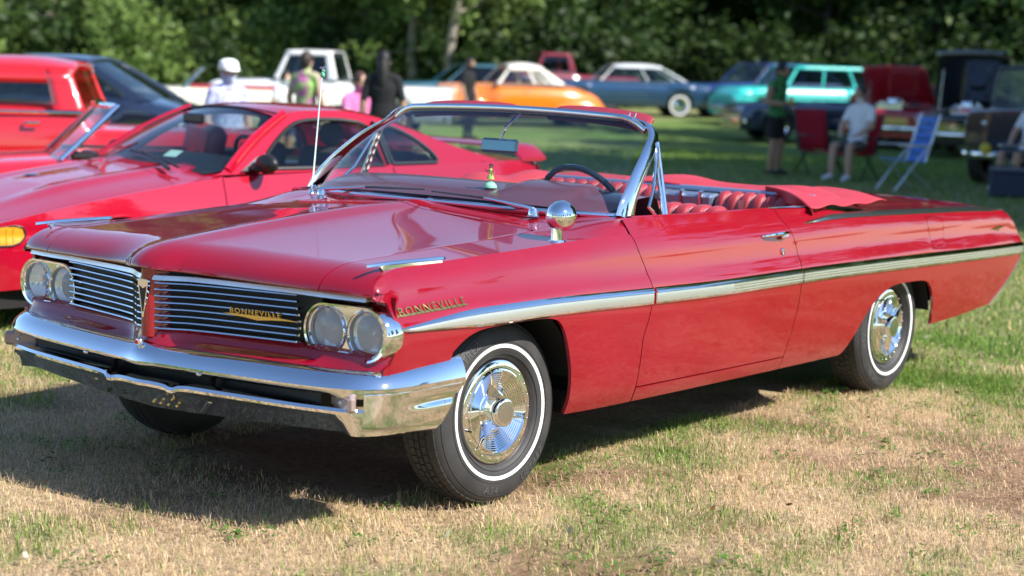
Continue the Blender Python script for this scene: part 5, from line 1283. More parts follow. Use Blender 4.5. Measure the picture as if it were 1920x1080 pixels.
# orange and cream street rod
ORG = P('orange paint', (.80, .20, .008)); CRM = P('ivory paint', (.78, .73, .62))
SOR = dict(L=4.5, H=1.6, hw=.84, ctr=.48, wr=.33, wheels=[.70, 3.60], zb=.26, arch=0, bulge=.84, roofpaint=CRM,
    top=[(0, .80), (.15, .96), (1.3, 1.02), (2.6, 1.04), (3.4, 1.00), (4.1, .80), (4.5, .45)], wid=[(0, .18), (.3, .34), (1.2, .55), (1.6, .72), (3.2, .78), (4.1, .62), (4.5, .40)],
    cab=(1.45, 1.82, 2.65, 3.30, 1.02, 1.46, .68, .54), dome=.13, round=2, pillar=.07, cpil=3.2, paint=ORG, glass=CGLASS, lampx=.15, lampy=.56, lampz=.70, bumpers=0, handle=2.2)
c = bgcar('street_rod', 'orange 1930s street rod coupe with ivory upper body', 968, 44, A0 + R(16), SOR); fenders(c, [(.72, .68, .72, .58, .22), (3.55, .68, .70, .56, .22)], ORG)
mb = MB(); xs_ = np.linspace(.05, 3.9, 40); tp_ = curve(SOR['top']); wd_ = curve(SOR['wid'])
for sg in (-1, 1): mb.grid(lambda x, t: (x, sg * (float(wd_(x)) * (.84 - .30 * t) + .006), float(tp_(x)) - .035 + .045 * t), xs_, np.linspace(0, 1, 4))
mb.build('ivory_upper_panel', CRM, c)
# maroon pickup cab beyond, and dark blue hardtop with white roof
SMA = dict(SPU); SMA.update(paint=P('maroon paint', (.20, .012, .025)), L=4.8)
bgcar('pickup_truck', 'maroon pickup truck half hidden beyond the orange coupe', 1048, 55, A0 + R(14), SMA, 'truck')
SBL = dict(L=5.2, H=1.52, hw=.98, ctr=.5, wr=.34, wheels=[.95, 4.0], zb=.28, white=1, trim=.66,
    top=[(0, .84), (.2, .96), (1.7, 1.0), (4.5, 1.0), (5.0, .92), (5.2, .78)], wid=[(0, .86), (.3, .96), (4.9, .96), (5.2, .86)], cab=(1.60, 2.05, 3.45, 4.25, 1.0, 1.44, .86, .66), dome=.11, round=2.5, paint=P('deep blue paint', (.012, .050, .115)), roofpaint=P('white roof paint', (.70, .72, .72)), glass=CGLASS)
bgcar('hardtop_car', 'deep blue 1950s hardtop with white roof beside the orange coupe', 1178, 52, A0 + R(6), SBL)
# right-hand group under the trees
SNB = dict(L=5.0, H=1.6, hw=.95, ctr=.35, wr=.35, wheels=[.9, 3.8], zb=.30, top=[(0, .80), (.2, .95), (1.4, 1.05), (4.7, 1.05), (5.0, .9)], wid=[(0, .85), (.3, .93), (4.8, .93), (5.0, .85)], cab=(1.40, 2.05, 4.1, 4.75, 1.04, 1.62, .86, .72), paint=P('royal blue paint', (.02, .05, .20)), glass=CGLASS)
bgcar('estate_car', 'royal blue car with raked windscreen beside the turquoise wagon', 1400, 53, A0 + R(30), SNB)
STU = dict(L=4.9, H=1.65, hw=.94, ctr=.5, wr=.35, wheels=[.9, 3.75], zb=.28, white=1, trim=.78, top=[(0, .80), (.25, 1.0), (1.6, 1.06), (4.6, 1.06), (4.9, .95)], wid=[(0, .82), (.35, .93), (4.7, .93), (4.9, .86)], cab=(1.50, 1.90, 4.2, 4.65, 1.06, 1.62, .84, .72), pillar=.06, posts=[.36, .68], paint=P('turquoise paint', (.04, .55, .50)), glass=DGLASS)
bgcar('station_wagon', 'bright turquoise station wagon under the trees', 1505, 49, A0 + R(18), STU)
def open_hood(root, x, z, w_, ln, ang_, matl, under):
    mb = MB(); M_ = lambda a, b: (x - math.cos(ang_) * a, b * w_ * (1 - .10 * (a / ln)), z + math.sin(ang_) * a + .05 * (1 - b * b) * (1))
    mb.grid(M_, np.linspace(0, ln, 8), np.linspace(-1, 1, 9)); h_ = mb.build('open_bonnet', matl, root, thick=.03)
    mb = MB(); mb.tube([(x - .55, w_ * .8, z - .02), M_(ln * .7, .8)], .012, 6); mb.build('prop_rod', STEEL, h_)
    mb = MB(); mb.box((x - .62, 0, z - .03), (1.0, .62, .16), bev=.03)
    for k in (-1, 1): mb.box((x - .62, k * .2, z + .06), (.7, .14, .07), bev=.02)
    mb.lathe([(0, .10), (.18, .10), (.2, .06), (.2, .0)], (x - .62, 0, z + .06), 'z', 20); mb.build('engine', CHROME, root)
SRO = dict(L=4.9, H=1.4, hw=.95, ctr=.35, wr=.34, wheels=[.9, 3.75], zb=.26, top=[(0, .74), (.2, .84), (1.55, .90), (4.6, .92), (4.9, .8)], wid=[(0, .86), (.3, .94), (4.7, .94), (4.9, .86)], cab=(1.65, 2.3, 3.4, 4.2, .91, 1.36, .84, .64), paint=P('crimson paint', (.38, .008, .020)), glass=CGLASS)
c = bgcar('muscle_car', 'crimson car with bonnet raised over its engine under the trees', 1700, 40, A0 + R(62), SRO); open_hood(c, 1.55, .93, .78, 1.25, R(42), SRO['paint'], BLACK)
SBK = dict(SRO); SBK.update(paint=P('black car paint', (.006, .006, .007)))
c = bgcar('muscle_car', 'black car with tall raised black bonnet under the trees', 1835, 37, A0 + R(66), SBK); open_hood(c, 1.55, .95, .80, 1.35, R(58), SBK['paint'], BLACK)
SDB = dict(L=5.0, H=1.35, hw=.95, ctr=.5, wr=.33, wheels=[.9, 3.8], zb=.25, trim=.7, top=[(0, .72), (.2, .84), (1.6, .90), (4.6, .90), (5.0, .78)], wid=[(0, .88), (.3, .94), (4.8, .94), (5.0, .88)], paint=P('navy paint', (.015, .030, .075)), glass=DGLASS)
c = bgcar('roadster', 'navy open roadster parked behind the person in green', 1570, 41, A0 + R(8), SDB)
mb = MB(); mb.box((2.9, 0, .905), (1.5, 1.5, .05), bev=.01); mb.build('cockpit', DARK, c)
mb = MB(); mb.box((3.1, 0, .98), (.14, 1.3, .30), (0, R(10), 0), bev=.04); mb.build('seat', VINYL, c)
SJP = dict(L=4.0, H=1.8, hw=.88, ctr=.5, wr=.38, wheels=[.70, 3.1], zb=.40, bulge=.97, top=[(0, 1.10), (.05, 1.12), (1.3, 1.15), (4.0, 1.12)], wid=[(0, .80), (.1, .84), (3.9, .86), (4.0, .84)], cab=(1.30, 1.42, 3.6, 3.95, 1.14, 1.78, .80, .74), pillar=.05, posts=[.4], paint=P('black jeep paint', (.010, .012, .014)), glass=CGLASS, lampz=.92, lampy=.52)
c = bgcar('jeep', 'black off-road vehicle with yellow fog lamps beside the lawn chairs', 1985, 28.5, A0 + R(58), SJP)
for sg in (-1, 1):
    mb = MB(); mb.lathe([(0, -.05), (.06, -.045), (.085, -.01), (.09, .03)], (-.10, sg * .45, .55), 'x', 18); mb.build('fog_lamp', mat('yellow lamp lens', (.75, .55, .05), .3, coat=.6), c)

# ================================================================== trees
BARK = mat('bark', (.085, .065, .048), .95, bump=(14, .9, .03), vary=(6, .5))
PALEBARK = mat('pale bark', (.30, .27, .21), .9, bump=(10, .7, .02), vary=(5, .4))
LEAFM = tint_mat('leaves', .55, .38, None, .35)
def leaf_mesh(name, C, size, tones, seed):
    """C: leaf centres (n,3); each leaf a folded diamond"""
    g_ = np.random.default_rng(seed); n = len(C)
    a = g_.normal(size=(n, 3)); a /= np.linalg.norm(a, axis=1)[:, None]; b = np.cross(a, g_.normal(size=(n, 3))); b /= np.linalg.norm(b, axis=1)[:, None]
    s_ = size * (.55 + .9 * g_.random((n, 1))); a = a * s_; b = b * s_ * .55; k = np.cross(a, b) / (s_ * .55) * .18
    V = np.stack([C - a, C + b + k, C + a, C - b + k], 1).reshape(-1, 3); i = np.arange(n)[:, None] * 4
    F = np.concatenate([i + np.array([[0, 1, 2]]), i + np.array([[0, 2, 3]])], 0)
    me = bpy.data.meshes.new(name); me.vertices.add(4*n); me.vertices.foreach_set('co', V.astype(np.float32).ravel())
    me.loops.add(6*n); me.loops.foreach_set('vertex_index', F.astype(np.int32).ravel()); me.polygons.add(2*n); me.polygons.foreach_set('loop_start', (np.arange(2*n)*3).astype(np.int32))
    me.update(calc_edges=True)
    t = np.array(tones)[g_.integers(0, len(tones), n)] * (.65 + .7 * g_.random((n, 1))); set_cols(me, np.repeat(t, 4, 0)); me.materials.append(LEAFM)
    return me
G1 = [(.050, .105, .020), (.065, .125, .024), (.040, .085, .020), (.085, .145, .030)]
G2 = [(.160, .240, .055), (.205, .290, .075), (.130, .205, .048)]
def tree_proto(H, Rc, low, n, seed, tones, bark, size=.20, lean=0):
    g_ = np.random.default_rng(seed); root_parts = []
    mb = MB(); tr = .012 * H + .06
    trunk = [(lean * (k / 7) ** 1.3 + .12 * math.sin(k * 1.3 + seed), .12 * math.cos(k * 1.7 + seed), H * .86 * k / 7) for k in range(8)]
    trunk[0] = (0, 0, -.2)
    mb.tube(trunk, [tr * (1.5 if k == 0 else 1 - .11 * k) for k in range(8)], 9)
    tips = []
    nb = 16
    for k in range(nb):
        t = low + (1 - low) * (k / nb) ** .9; i = min(6, int(t * 7)); f = t * 7 - i
        p = np.array(trunk[i]) * (1 - f) + np.array(trunk[i+1]) * f; a = k * 2.4 + g_.random()
        ln = Rc * (1.05 - .55 * max(0, (t - low) / (1 - low))) * (.75 + .4 * g_.random()); up = .25 + .5 * g_.random()
        q1 = p + np.array([math.cos(a), math.sin(a), up * .6]) * ln * .5; q2 = p + np.array([math.cos(a + .2), math.sin(a + .2), up]) * ln * .92
        mb.tube([p, q1, q2], [tr * .38, tr * .22, tr * .08], 6); tips += [q1, q2, (q1 + q2) / 2 + g_.normal(size=3) * .3]
        for m_ in range(2):
            q3 = q1 + g_.normal(size=3) * ln * .3; mb.tube([q1, q3], [tr * .16, tr * .05], 5); tips.append(q3)
    tips = np.array(tips + [np.array([trunk[-1][0], trunk[-1][1], H * .93])] * 3)
    cl = tips[g_.integers(0, len(tips), n // 26)] + g_.normal(size=(n // 26, 3)) * np.array([.55, .55, .4]) * Rc * .28
    C = np.repeat(cl, 26, 0) + g_.normal(size=(len(cl) * 26, 3)) * np.array([.42, .42, .26]) * (Rc / 4.5)
    C[:, 2] = np.maximum(C[:, 2], low * H * .55 + .2)
    tm = mb.build('trunk', bark, None, angle=60).data
    for o in [o for o in bpy.data.objects if o.data == tm]: bpy.data.objects.remove(o)
    return tm, leaf_mesh('crown', C, size, tones, seed + 1)
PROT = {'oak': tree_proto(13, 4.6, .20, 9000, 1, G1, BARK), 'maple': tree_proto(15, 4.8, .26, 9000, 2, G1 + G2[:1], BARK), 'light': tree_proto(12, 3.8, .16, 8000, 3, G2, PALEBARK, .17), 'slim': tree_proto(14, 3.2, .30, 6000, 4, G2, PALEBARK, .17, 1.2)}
def plant(kind, x, y, sc, rz, label, group, name='tree', cat='tree', z=None):
    o = empty(name, (x, y, gz(x, y) if z is None else z), rz, label, cat, group); o.scale = (sc, sc, sc)
    tm, lm = PROT[kind]; a = bpy.data.objects.new('trunk', tm); b = bpy.data.objects.new('crown', lm)
    for q in (a, b): COL.objects.link(q); q.parent = o
    return o
rd = random.Random(5)
MARKS = [(60, 'the red pickup cab'), (250, 'the midnight-blue coupe'), (415, 'the cream convertible'), (630, 'the white pickup'), (780, 'the person in black'), (870, 'the teal coupe'), (975, 'the orange street rod'), (1070, 'the maroon pickup'), (1190, 'the blue hardtop'), (1400, 'the royal blue car'), (1510, 'the turquoise wagon'), (1690, 'the crimson car'), (1840, 'the raised black bonnet')]
def behind(px): 
    if px < -150 or px > 2080: return None
    return min(MARKS, key=lambda m_: abs(m_[0] - px))[1]
LB = {'oak': 'dark leafy tree in the wood behind the parked cars', 'maple': 'tall broad-crowned tree in the wood behind the parked cars', 'light': 'pale-barked light green tree at the edge of the wood', 'slim': 'slender leaning pale-trunked tree at the edge of the wood'}
for i, px in enumerate(range(-700, 2700, 205)):
    k = ['maple', 'oak', 'oak', 'maple'][i % 4] if px > 950 else ['light', 'light', 'maple', 'light'][i % 4]
    d = 63 + rd.random() * 6; qx = px + rd.randint(-50, 50); p = spot(qx, d); w_ = behind(qx); plant(k, p[0], p[1], .68 + .25 * rd.random(), rd.random() * 6.28, LB[k].split(' in the')[0].split(' at the')[0] + ' at the wood edge behind ' + w_ if w_ else LB[k], 'front trees of the wood')
for i, px in enumerate(range(-800, 2900, 260)):
    k = ['oak', 'maple'][i % 2]; d = 72 + rd.random() * 5; qx = px + rd.randint(-60, 60); p = spot(qx, d); w_ = behind(qx); plant(k, p[0], p[1], .80 + .2 * rd.random(), rd.random() * 6.28, LB[k].split(' in the')[0] + ' deeper in the wood behind ' + w_ if w_ else LB[k].replace('in the wood', 'deep in the wood'), 'second row of wood trees')
for px, d, k, sc in ((1660, 71, 'oak', 1.1), (1560, 74, 'oak', 1.2), (838, 58, 'slim', .8), (775, 60, 'slim', .85), (868, 60, 'light', .75)):
    p = spot(px, d); plant(k, p[0], p[1], sc, rd.random() * 6.28, LB[k].replace('in the wood behind the parked cars', 'low in the wood behind ' + {1660: 'the crimson car', 1560: 'the turquoise wagon'}.get(px, '')).replace('at the edge of the wood', 'standing forward of the wood behind ' + {1660: 'the crimson car', 1560: 'the turquoise wagon', 838: 'the teal coupe', 775: 'the person in black', 868: 'the person in dark clothes'}[px]), 'pale trees in front of the wood')
# undergrowth bushes along the edge of the wood
def bush_proto(n, w, h, seed, tones, size=.13):
    g_ = np.random.default_rng(seed); m = n // 20
    a = g_.random(m) * 6.28; r = w * np.sqrt(g_.random(m)); z = h * g_.random(m) * np.sqrt(np.maximum(.05, 1 - (r / w) ** 2))
    cl = np.stack([r * np.cos(a), r * np.sin(a), z + .15], 1); C = np.repeat(cl, 20, 0) + g_.normal(size=(m * 20, 3)) * .2
    C[:, 2] = np.maximum(C[:, 2], .05)
    mb = MB()
    for k in range(9): mb.tube([(0, 0, -.1), cl[k] * .5, cl[k]], [.04, .025, .008], 5)
    tm = mb.build('stem', BARK, None).data
    for o in [o for o in bpy.data.objects if o.data == tm]: bpy.data.objects.remove(o)
    return tm, leaf_mesh('foliage', C, size, tones, seed + 9)
PROT['bush'] = bush_proto(3600, 2.1, 2.6, 71, [tuple(c * .6 for c in t_) for t_ in G1]); PROT['lightbush'] = bush_proto(3600, 1.9, 3.2, 72, G2)  # 'bush' leaf colours darkened to paint in shade along the wood's right edge
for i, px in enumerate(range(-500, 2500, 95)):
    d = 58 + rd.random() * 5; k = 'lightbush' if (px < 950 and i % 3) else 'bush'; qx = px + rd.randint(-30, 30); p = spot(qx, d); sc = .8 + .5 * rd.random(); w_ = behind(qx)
    o = plant(k, p[0], p[1], sc, rd.random() * 6.28, ('tall ' if sc > 1.05 else 'low ') + ('light' if k == 'lightbush' else 'shade-toned') + ' green bush under the trees ' + ('behind ' + w_ if w_ else 'along the wood edge'), 'undergrowth along the wood', 'bush', 'bush')
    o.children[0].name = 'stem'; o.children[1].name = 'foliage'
# the depth of the wood
n = 90000; az = math.atan2(CM[2][1], CM[2][0]) + (rng.random(n) * 2 - 1) * R(44); r = 80 + 14 * rng.random(n)
zz = 11 * rng.random(n) ** 1.1; x = CAMP[0] + r * np.cos(az); y = CAMP[1] + r * np.sin(az)
C = np.stack([x, y, .016 * (r - 40) + zz], 1); cl = fbm(az * 60, zz * .5, 81); C = C[cl > .27]
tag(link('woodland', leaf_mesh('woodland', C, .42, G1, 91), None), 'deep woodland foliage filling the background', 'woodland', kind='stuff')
# shade trees to the right, beside and behind the camera
for (px, d, h, k, sc) in ((1440, 29, 8.5, 'maple', .9), (1640, 24, 8.5, 'oak', .95), (1800, 35, 8.5, 'maple', 1.0), (1930, 28, 8.5, 'maple', 1.0), (1850, 42, 8.5, 'maple', 1.05), (2200, 33, 8.5, 'oak', 1.0), (1330, 23.5, 7.5, 'oak', .72), (2150, 48, 8.5, 'oak', 1.1)):
    p = spot(px, d); x = p[0] + .10 * h; y = p[1] - 1.1 * h
    plant(k, x, y, sc, rd.random() * 6.28, 'large shade tree beside the show field, casting shade over the chairs', 'shade trees beside the field')
for i in range(9):
    a = R(150 + i * 21); rr_ = 34 + 9 * rd.random(); k = ['oak', 'maple'][i % 2]
    plant(k, CAMP[0] + rr_ * math.cos(a), CAMP[1] + rr_ * math.sin(a), .9 + .3 * rd.random(), rd.random() * 6.28, 'tree on the opposite side of the show field', 'trees on the near side of the field')
# pale building roof beyond the far left
p = spot(40, 66); b = empty('shed', p, A0, 'pale shed roof glimpsed through the trees beyond the red pickup', 'shed')
mb = MB(); mb.box((0, 0, 1.1), (3.6, 3, 2.2)); mb.build('wall', mat('grey shed wall', (.35, .35, .34), .8), b, smooth=False)
mb = MB(); mb.add([(-2, -1.8, 2.1), (2, -1.8, 2.1), (2, 0, 3.0), (-2, 0, 3.0), (2, 1.8, 2.1), (-2, 1.8, 2.1)], [(0, 1, 2, 3), (3, 2, 4, 5)]); mb.build('roof', mat('pale metal roof', (.62, .62, .60), .5), b, smooth=False, thick=.06)

# ================================================================== people and chairs
SKIN = mat('skin', (.50, .30, .21), .55); SKIN2 = mat('tanned skin', (.36, .20, .13), .55)
def person(name_label, x, y, rz, pose, cloth, H=1.75, hair=(.03, .02, .015), hat=None, longhair=False, skin=SKIN, z=None, group=None, seat=.45):
    """local frame faces -y; cloth = dict(shirt, sleeve 0..1, pants, leg 0..1, shoes)"""
    root = empty('person', (x, y, gz(x, y) if z is None else z), rz, name_label, 'person', group); k = H / 1.75
    if pose == 'sit':
        hp = (0, .05, seat + .10)
        J = dict(pelvis=hp, spine=(0, .10, seat + .30), chest=(0, .14, seat + .50), nb=(0, .13, seat + .66), nk=(0, .10, seat + .73), head=(0, .07, seat + .83),
                 hip=(.09, .02, seat + .08), knee=(.13, -.42, seat + .06), ankle=(.14, -.45, .09), toe=(.16, -.62, .035),
                 sh=(.18, .14, seat + .60), el=(.25, .02, seat + .36), wr=(.15, -.20, seat + .24), pm=(.11, -.27, seat + .22))
    elif pose == 'hold':
        J = dict(pelvis=(0, 0, .95), spine=(0, .01, 1.12), chest=(0, .02, 1.30), nb=(0, .01, 1.45), nk=(0, -.02, 1.52), head=(0, -.06, 1.61), hip=(.09, 0, .92), knee=(.10, -.02, .50), ankle=(.11, .02, .09), toe=(.13, -.14, .035),
                 sh=(.18, .01, 1.41), el=(.24, .04, 1.14), wr=(.16, -.20, 1.12), pm=(.13, -.27, 1.14))
    else:
        J = dict(pelvis=(0, 0, .95), spine=(0, .0, 1.12), chest=(0, .01, 1.30), nb=(0, .01, 1.45), nk=(0, 0, 1.52), head=(0, -.015, 1.62), hip=(.09, 0, .92), knee=(.10, -.02, .50), ankle=(.11, .02, .09), toe=(.13, -.14, .035),
                 sh=(.18, .01, 1.41), el=(.25, .03, 1.14), wr=(.26, -.05, .91), pm=(.26, -.07, .83))
    V3 = lambda q, s_=1: np.array([q[0] * s_, q[1], q[2]]) * (1 if pose == 'sit' else k)
    segs = []      # (a, b, region)
    mb = MB()
    def seg(a, b, ra, rb, reg, n=12, sx=1.0, mid=None):
        a, b = np.array(a), np.array(b); segs.append((a, b, reg)); mb.tube([a, a * .5 + b * .5, b], [ra, (ra + rb) / 2 if mid is None else mid, rb], n, sx=sx); mb.ball(a, ra * .98, 8); mb.ball(b, rb * .98, 8)
    tor = [V3(J['pelvis']), V3(J['spine']), V3(J['chest']), V3(J['nb'])]
    mb.tube([tor[0] - np.array([0, 0, .06]), tor[0], tor[1], tor[2], tor[2] * .4 + tor[3] * .6, tor[3]], [.12, .165, .150, .178, .15, .07], 16, sx=.66, up=(1, 0, 0))
    segs += [(tor[0] + np.array([0, 0, .03]), tor[3], 'torso'), (tor[0] - np.array([0, 0, .10]), tor[0] - np.array([0, 0, .02]), 'pelvis')]
    seg(V3(J['nb']), V3(J['nk']), .062, .055, 'neck'); hd = V3(J['head'])
    segs.append((hd, hd + np.array([0, 0, .06]), 'head')); mb.ball(hd + np.array([0, 0, .025]), .1, 12, sc=(.78, .96, 1.18)); mb.ball(hd + np.array([0, -.02, -.055]), .06, 10, sc=(.9, 1, .9))
    mb.tube([hd + np.array([0, -.088, .035]), hd + np.array([0, -.112, -.01])], [.010, .016], 8); mb.ball(hd + np.array([0, -.088, -.045]), .022, 6, sc=(1.3, .6, .45))
    for s_ in (-1, 1):
        mb.ball(hd + np.array([s_ * .078, .005, .01]), .024, 6, sc=(.5, .9, 1.3)); 
        seg(V3(J['sh'], s_), V3(J['el'], s_), .060, .045, 'uarm'); seg(V3(J['el'], s_), V3(J['wr'], s_), .044, .030, 'farm', mid=.042)
        w_, p_ = V3(J['wr'], s_), V3(J['pm'], s_); dr = (p_ - w_) / np.linalg.norm(p_ - w_); segs.append((w_, p_ + dr * .1, 'hand'))
        sd = np.cross(dr, [0, 0, 1.]) if abs(dr[2]) < .8 else np.array([0, 1., 0]); sd /= np.linalg.norm(sd); nn = np.cross(dr, sd)
        mb.tube([w_, w_ + dr * .04, p_ + dr * .02], [.028, .040, .036], 10, sx=.5, up=tuple(sd))
        for f in range(4):
            b0 = p_ + sd * (-.027 + .018 * f) + dr * .01; l_ = (.062, .072, .068, .052)[f]
            mb.tube([b0, b0 + dr * l_ * .6, b0 + dr * l_ + nn * .014], [.0095, .009, .0075], 6)
        b0 = w_ + dr * .03 - sd * .026; mb.tube([b0, b0 + dr * .03 - sd * .022, b0 + dr * .06 - sd * .024], [.011, .010, .008], 6)
        seg(V3(J['hip'], s_), V3(J['knee'], s_), .092, .060, 'thigh', mid=.082); seg(V3(J['knee'], s_), V3(J['ankle'], s_), .057, .040, 'calf', mid=.058)
        seg(V3(J['ankle'], s_) - np.array([0, 0, .02]), V3(J['toe'], s_), .045, .036, 'foot'); mb.ball(V3(J['ankle'], s_) + np.array([0, .03, -.05]), .038, 6)
        mb.tube([V3(J['nb']), V3(J['sh'], s_)], [.075, .068], 10)
    tmp = mb.build('tmp', None, None); md = tmp.modifiers.new('r', 'REMESH'); md.mode = 'VOXEL'; md.voxel_size = .0135; m2 = tmp.modifiers.new('s', 'SMOOTH'); m2.iterations = 3; m2.factor = .5
    me = bpy.data.meshes.new_from_object(tmp.evaluated_get(bpy.context.evaluated_depsgraph_get())); me.name = 'body'; bpy.data.objects.remove(tmp)
    me.materials.clear()
    mats = [skin, cloth['shirt'], cloth['pants'], cloth['shoes']]
    for m_ in mats: me.materials.append(m_)
    nf = len(me.polygons); cen = np.zeros(nf * 3); me.polygons.foreach_get('center', cen); cen = cen.reshape(-1, 3)
    best = np.full(nf, 1e9); idx = np.zeros(nf, np.int32)
    for (a, b, reg) in segs:
        ab = b - a; t = np.clip(((cen - a) @ ab) / (ab @ ab), 0, 1); d = np.linalg.norm(cen - a - t[:, None] * ab, axis=1)
        if reg == 'torso': d = d - .09
        if reg == 'pelvis': d = d - .07
        mi = {'torso': 1 + 0 * t, 'pelvis': 2 + 0 * t, 'neck': 0 * t, 'head': 0 * t, 'hand': 0 * t, 'foot': 3 + 0 * t,
              'uarm': np.where(t < min(1, cloth.get('sleeve', .5) * 2), 1, 0), 'farm': np.where(t < cloth.get('sleeve', .5) * 2 - 1, 1, 0),
              'thigh': np.where(t < min(1, cloth.get('leg', .5) * 2), 2, 0), 'calf': np.where(t < cloth.get('leg', .5) * 2 - 1, 2, 0)}[reg]
        u = d < best; best[u] = d[u]; idx[u] = mi[u]
    me.polygons.foreach_set('material_index', idx); me.shade_smooth()
    link('body', me, None, root)
    hm = mat('hair %.2f %.2f' % hair[:2], hair, .6); mb = MB()
    def cap(th): return [(math.sin(a) * .1, math.cos(a) * .1) for a in np.linspace(0, th, 9)]
    b = len(mb.v); mb.lathe(cap(1.75), (0, 0, 0), 'z', 20)
    for i in range(b, len(mb.v)):
        q = mb.v[i]; mb.v[i] = (q[0] * .86 + hd[0], q[1] * 1.03 + .012 + hd[1], q[2] * 1.24 + .030 + hd[2])
    mb.ball(hd + np.array([0, .045, -.01]), .075, 8, sc=(.95, .75, 1.1))
    if longhair: mb.tube([hd + np.array([0, .05, .02]), hd + np.array([0, .085, -.12]), hd + np.array([0, .10, -.28])], [.08, .085, .05], 10)
    mb.build('hair', hm, root)
    mb = MB()
    for s_ in (-1, 1): mb.ball(hd + np.array([s_ * .031, -.086, .022]), .0085, 6)
    mb.build('eyes', BLACK, root)
    if hat is not None:
        mb = MB(); b = len(mb.v); mb.lathe([(.104, -.01), (.104, .03), (.09, .075), (.05, .098), (0, .104)], tuple(hd + np.array([0, .005, .055])), 'z', 20)
        mb.tube([hd + np.array([0, -.07, .055]), hd + np.array([0, -.13, .05]), hd + np.array([0, -.18, .040])], [.075, .085, .05], 12, sx=1.0) if False else mb.add([tuple(hd + np.array([.17 * 0 + .088 * math.cos(a), -.05 - .125 * math.sin(a), .052 - .02 * math.sin(a)])) for a in np.linspace(0, math.pi, 12)], [tuple(range(12))])
        mb.build('cap', hat, root, thick=.006)
    return root
def cl(shirt, sleeve, pants, leg, shoes): return dict(shirt=shirt, sleeve=sleeve, pants=pants, leg=leg, shoes=shoes)
WHITEC = mat('white cotton', (.78, .78, .80), .85); BLACKC = mat('black cotton', (.012, .012, .014), .9); DENIM = mat('blue denim', (.04, .07, .17), .9, vary=(8, .3)); GREYC = mat('grey cotton', (.12, .12, .13), .9); GREENC = mat('green cotton', (.05, .20, .06), .9, vary=(9, .6, (.01, .06, .03)))
PINKC = mat('pink cotton', (.62, .16, .36), .85); FLORAL = mat('floral print', (.45, .50, .68), .85, vary=(22, .5, (.30, .28, .50))); SHOEW = mat('white trainers', (.70, .70, .72), .7); SHOED = mat('dark shoes', (.03, .025, .02), .7)
TIE = mat('tie dye cotton', (.25, .45, .10), .85, vary=(7, .5, (.55, .06, .40))); WCAP = mat('white cap cloth', (.82, .84, .82), .8)
face_cam = lambda p: math.atan2(CAMP[1] - p[1], CAMP[0] - p[0]) + math.pi / 2
def put(label, px, d, turn, pose, cloth, **kw): p = spot(px, d); return person(label, p[0], p[1], face_cam(p) + R(turn), pose, cloth, **kw)
put('person in white cap and floral shirt standing behind the sports coupe', 428, 17.5, 20, 'stand', cl(FLORAL, .3, GREYC, .5, SHOEW), H=1.50, hat=WCAP, hair=(.25, .22, .20))
put('person in tie-dye shirt with dark hair standing beyond the sports coupe', 574, 23, 150, 'stand', cl(TIE, .3, DENIM, 1, SHOEW), H=1.64)
put('small person in white shirt standing in front of the white pickup', 535, 27, 30, 'stand', cl(WHITEC, .3, DENIM, .5, SHOEW), H=1.32)
put('person with long black hair, black top and blue jeans seen from behind', 719, 21, 175, 'stand', cl(BLACKC, .5, DENIM, 1, SHOED), H=1.67, longhair=True, hair=(.010, .009, .009))
ps = put('person in pink top seated beside the person in jeans', 682, 22.5, 40, 'sit', cl(PINKC, .25, GREYC, .6, SHOED), hair=(.06, .03, .02))
put('person in dark clothes leaning near the teal coupe', 880, 36, 60, 'stand', cl(BLACKC, .4, BLACKC, 1, SHOED), H=1.66, skin=SKIN2)
pg = put('person in green sleeveless top and black shorts looking down at their hands', 1460, 27, 58, 'hold', cl(GREENC, .06, BLACKC, .42, SHOED), H=1.72, hair=(.02, .015, .012), skin=SKIN2)
pw = put('person in white shirt and grey shorts seated in a red camp chair', 1610, 26.6, -28, 'sit', cl(WHITEC, .35, GREYC, .42, SHOEW), hair=(.05, .04, .035), skin=SKIN)
pr_ = put('person in pale clothes seated in a grey lawn chair by the black vehicle', 1935, 26, -35, 'sit', cl(WHITEC, .35, GREYC, .5, SHOEW), hair=(.10, .08, .06))
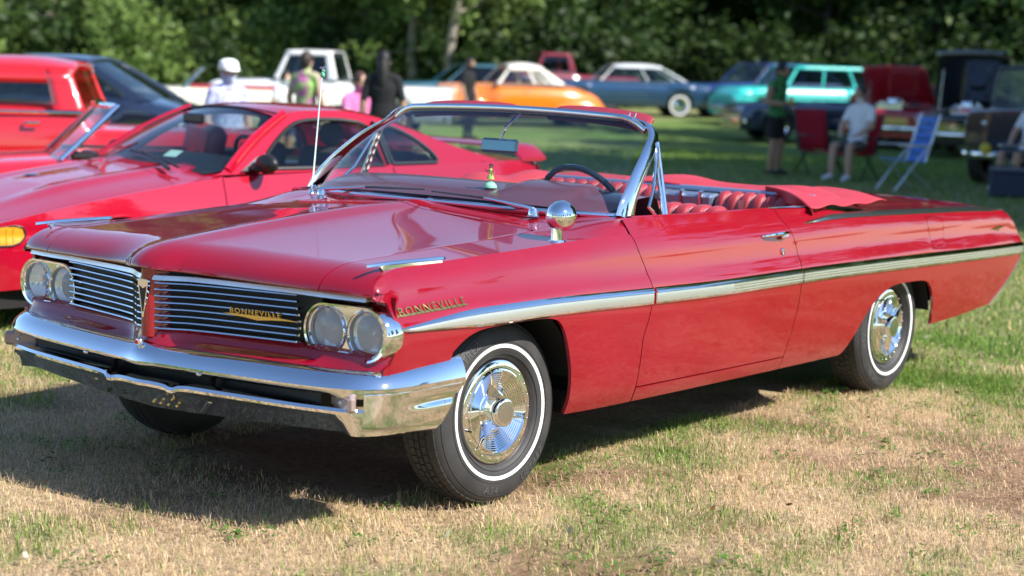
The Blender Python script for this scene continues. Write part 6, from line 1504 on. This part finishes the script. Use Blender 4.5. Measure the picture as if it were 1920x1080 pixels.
def chair(label, p, rz, matl, frame, arms=True, web=False, group=None, high=.98):
    """folding lawn chair facing local -y"""
    o = empty('lawn_chair', (p[0], p[1], gz(p[0], p[1])), rz, label, 'chair', group)
    for s_ in (-1, 1):
        for (a, b) in (((s_ * .27, -.28, 0), (s_ * .27, .20, .62)), ((s_ * .27, .30, 0), (s_ * .27, -.20, .42))):
            mb = MB(); mb.tube([a, b], .014, 8); mb.build('leg', frame, o)
        mb = MB(); mb.tube([(s_ * .27, .16, .40), (s_ * .27, .36, high)], .014, 8); mb.build('back_post', frame, o)
        if arms: mb = MB(); mb.box((s_ * .29, -.02, .63), (.05, .48, .025), bev=.008); mb.build('armrest', frame, o)
    if web:
        for k in range(5): mb = MB(); mb.box((0, -.24 + k * .10, .43 - .006 * k), (.54, .075, .006)); mb.build('seat_web', matl, o, smooth=False)
        for k in range(6):
            t = .08 + k * .16; mb = MB(); mb.box((0, .16 + .20 * t, .40 + (high - .40) * t), (.54, .006, .075), (R(-19), 0, 0)); mb.build('back_web', matl, o, smooth=False)
        for k in range(4): mb = MB(); mb.box((-.2 + k * .133, .262, .69), (.06, .006, high - .42), (R(-19), 0, 0)); mb.build('back_web', matl, o, smooth=False)
    else:
        mb = MB(); mb.grid(lambda u, v: (u * .26, -.27 + .45 * v, .43 - .05 * (1 - u * u) - .02 * v), np.linspace(-1, 1, 7), np.linspace(0, 1, 5)); mb.build('seat', matl, o, thick=.012)
        mb = MB(); mb.grid(lambda u, v: (u * .26, .17 + .20 * v + .03 * (1 - u * u), .40 + (high - .40) * v), np.linspace(-1, 1, 7), np.linspace(0, 1, 6)); mb.build('backrest', matl, o, thick=.012)
    return o
CHR = mat('red canvas', (.42, .010, .025), .85); CHB = mat('blue webbing', (.06, .17, .52), .7); CHG = mat('grey webbing', (.35, .40, .46), .7); ALU = mat('aluminium tube', (.70, .72, .74), .3, .9)
p = spot(1610, 26.6); chair('red canvas camp chair under the person in white', p, face_cam(p) + R(-28), CHR, BLACKPL)
p = spot(1541, 27.4); chair('empty red canvas camp chair beside the person in green', p, face_cam(p) + R(25), CHR, BLACKPL, high=1.02)
p = spot(1706, 24.8); chair('empty blue webbed lawn chair with aluminium frame', p, face_cam(p) + R(-62), CHB, ALU, web=True, high=1.06)
p = spot(1935, 26); chair('grey webbed lawn chair at the side of the black vehicle', p, face_cam(p) + R(-35), CHG, ALU, web=True)
p = spot(682, 22.5); chair('dark folding chair under the person in pink', p, face_cam(p) + R(40), GREYC, BLACKPL)
p = spot(1905, 24.3); o = empty('cooler_box', p, face_cam(p), 'dark blue cooler box on the grass by the grey lawn chair', 'cooler')
mb = MB(); mb.box((0, 0, .17), (.52, .34, .34), bev=.03); mb.build('tub', mat('navy plastic', (.02, .03, .07), .5), o); mb = MB(); mb.box((0, 0, .365), (.54, .36, .05), bev=.02); mb.build('lid', mat('grey plastic', (.10, .11, .14), .5), o)
mb = MB(); mb.tube([(-.27, 0, .25), (-.29, 0, .42), (.29, 0, .42), (.27, 0, .25)], .012, 6); mb.build('handle', BLACKPL, o)
# drink cup held by the person in green
p = spot(1490, 26.85); cu = MB(); cu.lathe([(0, 0), (.030, 0), (.040, .12), (.037, .12), (.029, .006)], (0, 0, 0), 'z', 18); q = cu.build('drink_cup', mat('amber drink cup', (.60, .34, .06), .3), None)
q.parent = None; loc = pg.matrix_basis @ Vector((-.10, -.30, 1.09)); q.location = loc; tag(q, 'amber drink cup held by the person in green', 'cup')

# a few fallen leaves on the near grass
n = 90; r = np.sqrt(4.6**2 + rng.random(n) * (11**2 - 4.6**2)); az = math.atan2(CM[2][1], CM[2][0]) + (rng.random(n) * 2 - 1) * R(23)
C = np.stack([CAMP[0] + r * np.cos(az), CAMP[1] + r * np.sin(az), .028 + .01 * rng.random(n)], 1); C = C[~((C[:, 0] > -.9) & (C[:, 0] < 4.7) & (np.abs(C[:, 1]) < 1.05))]
tag(link('fallen_leaves', leaf_mesh('fallen_leaves', C, .016, [(.22, .11, .05), (.30, .19, .10), (.12, .06, .03), (.55, .50, .42)], 131), None), 'scattered small fallen leaves on the dry grass', 'leaves', kind='stuff')
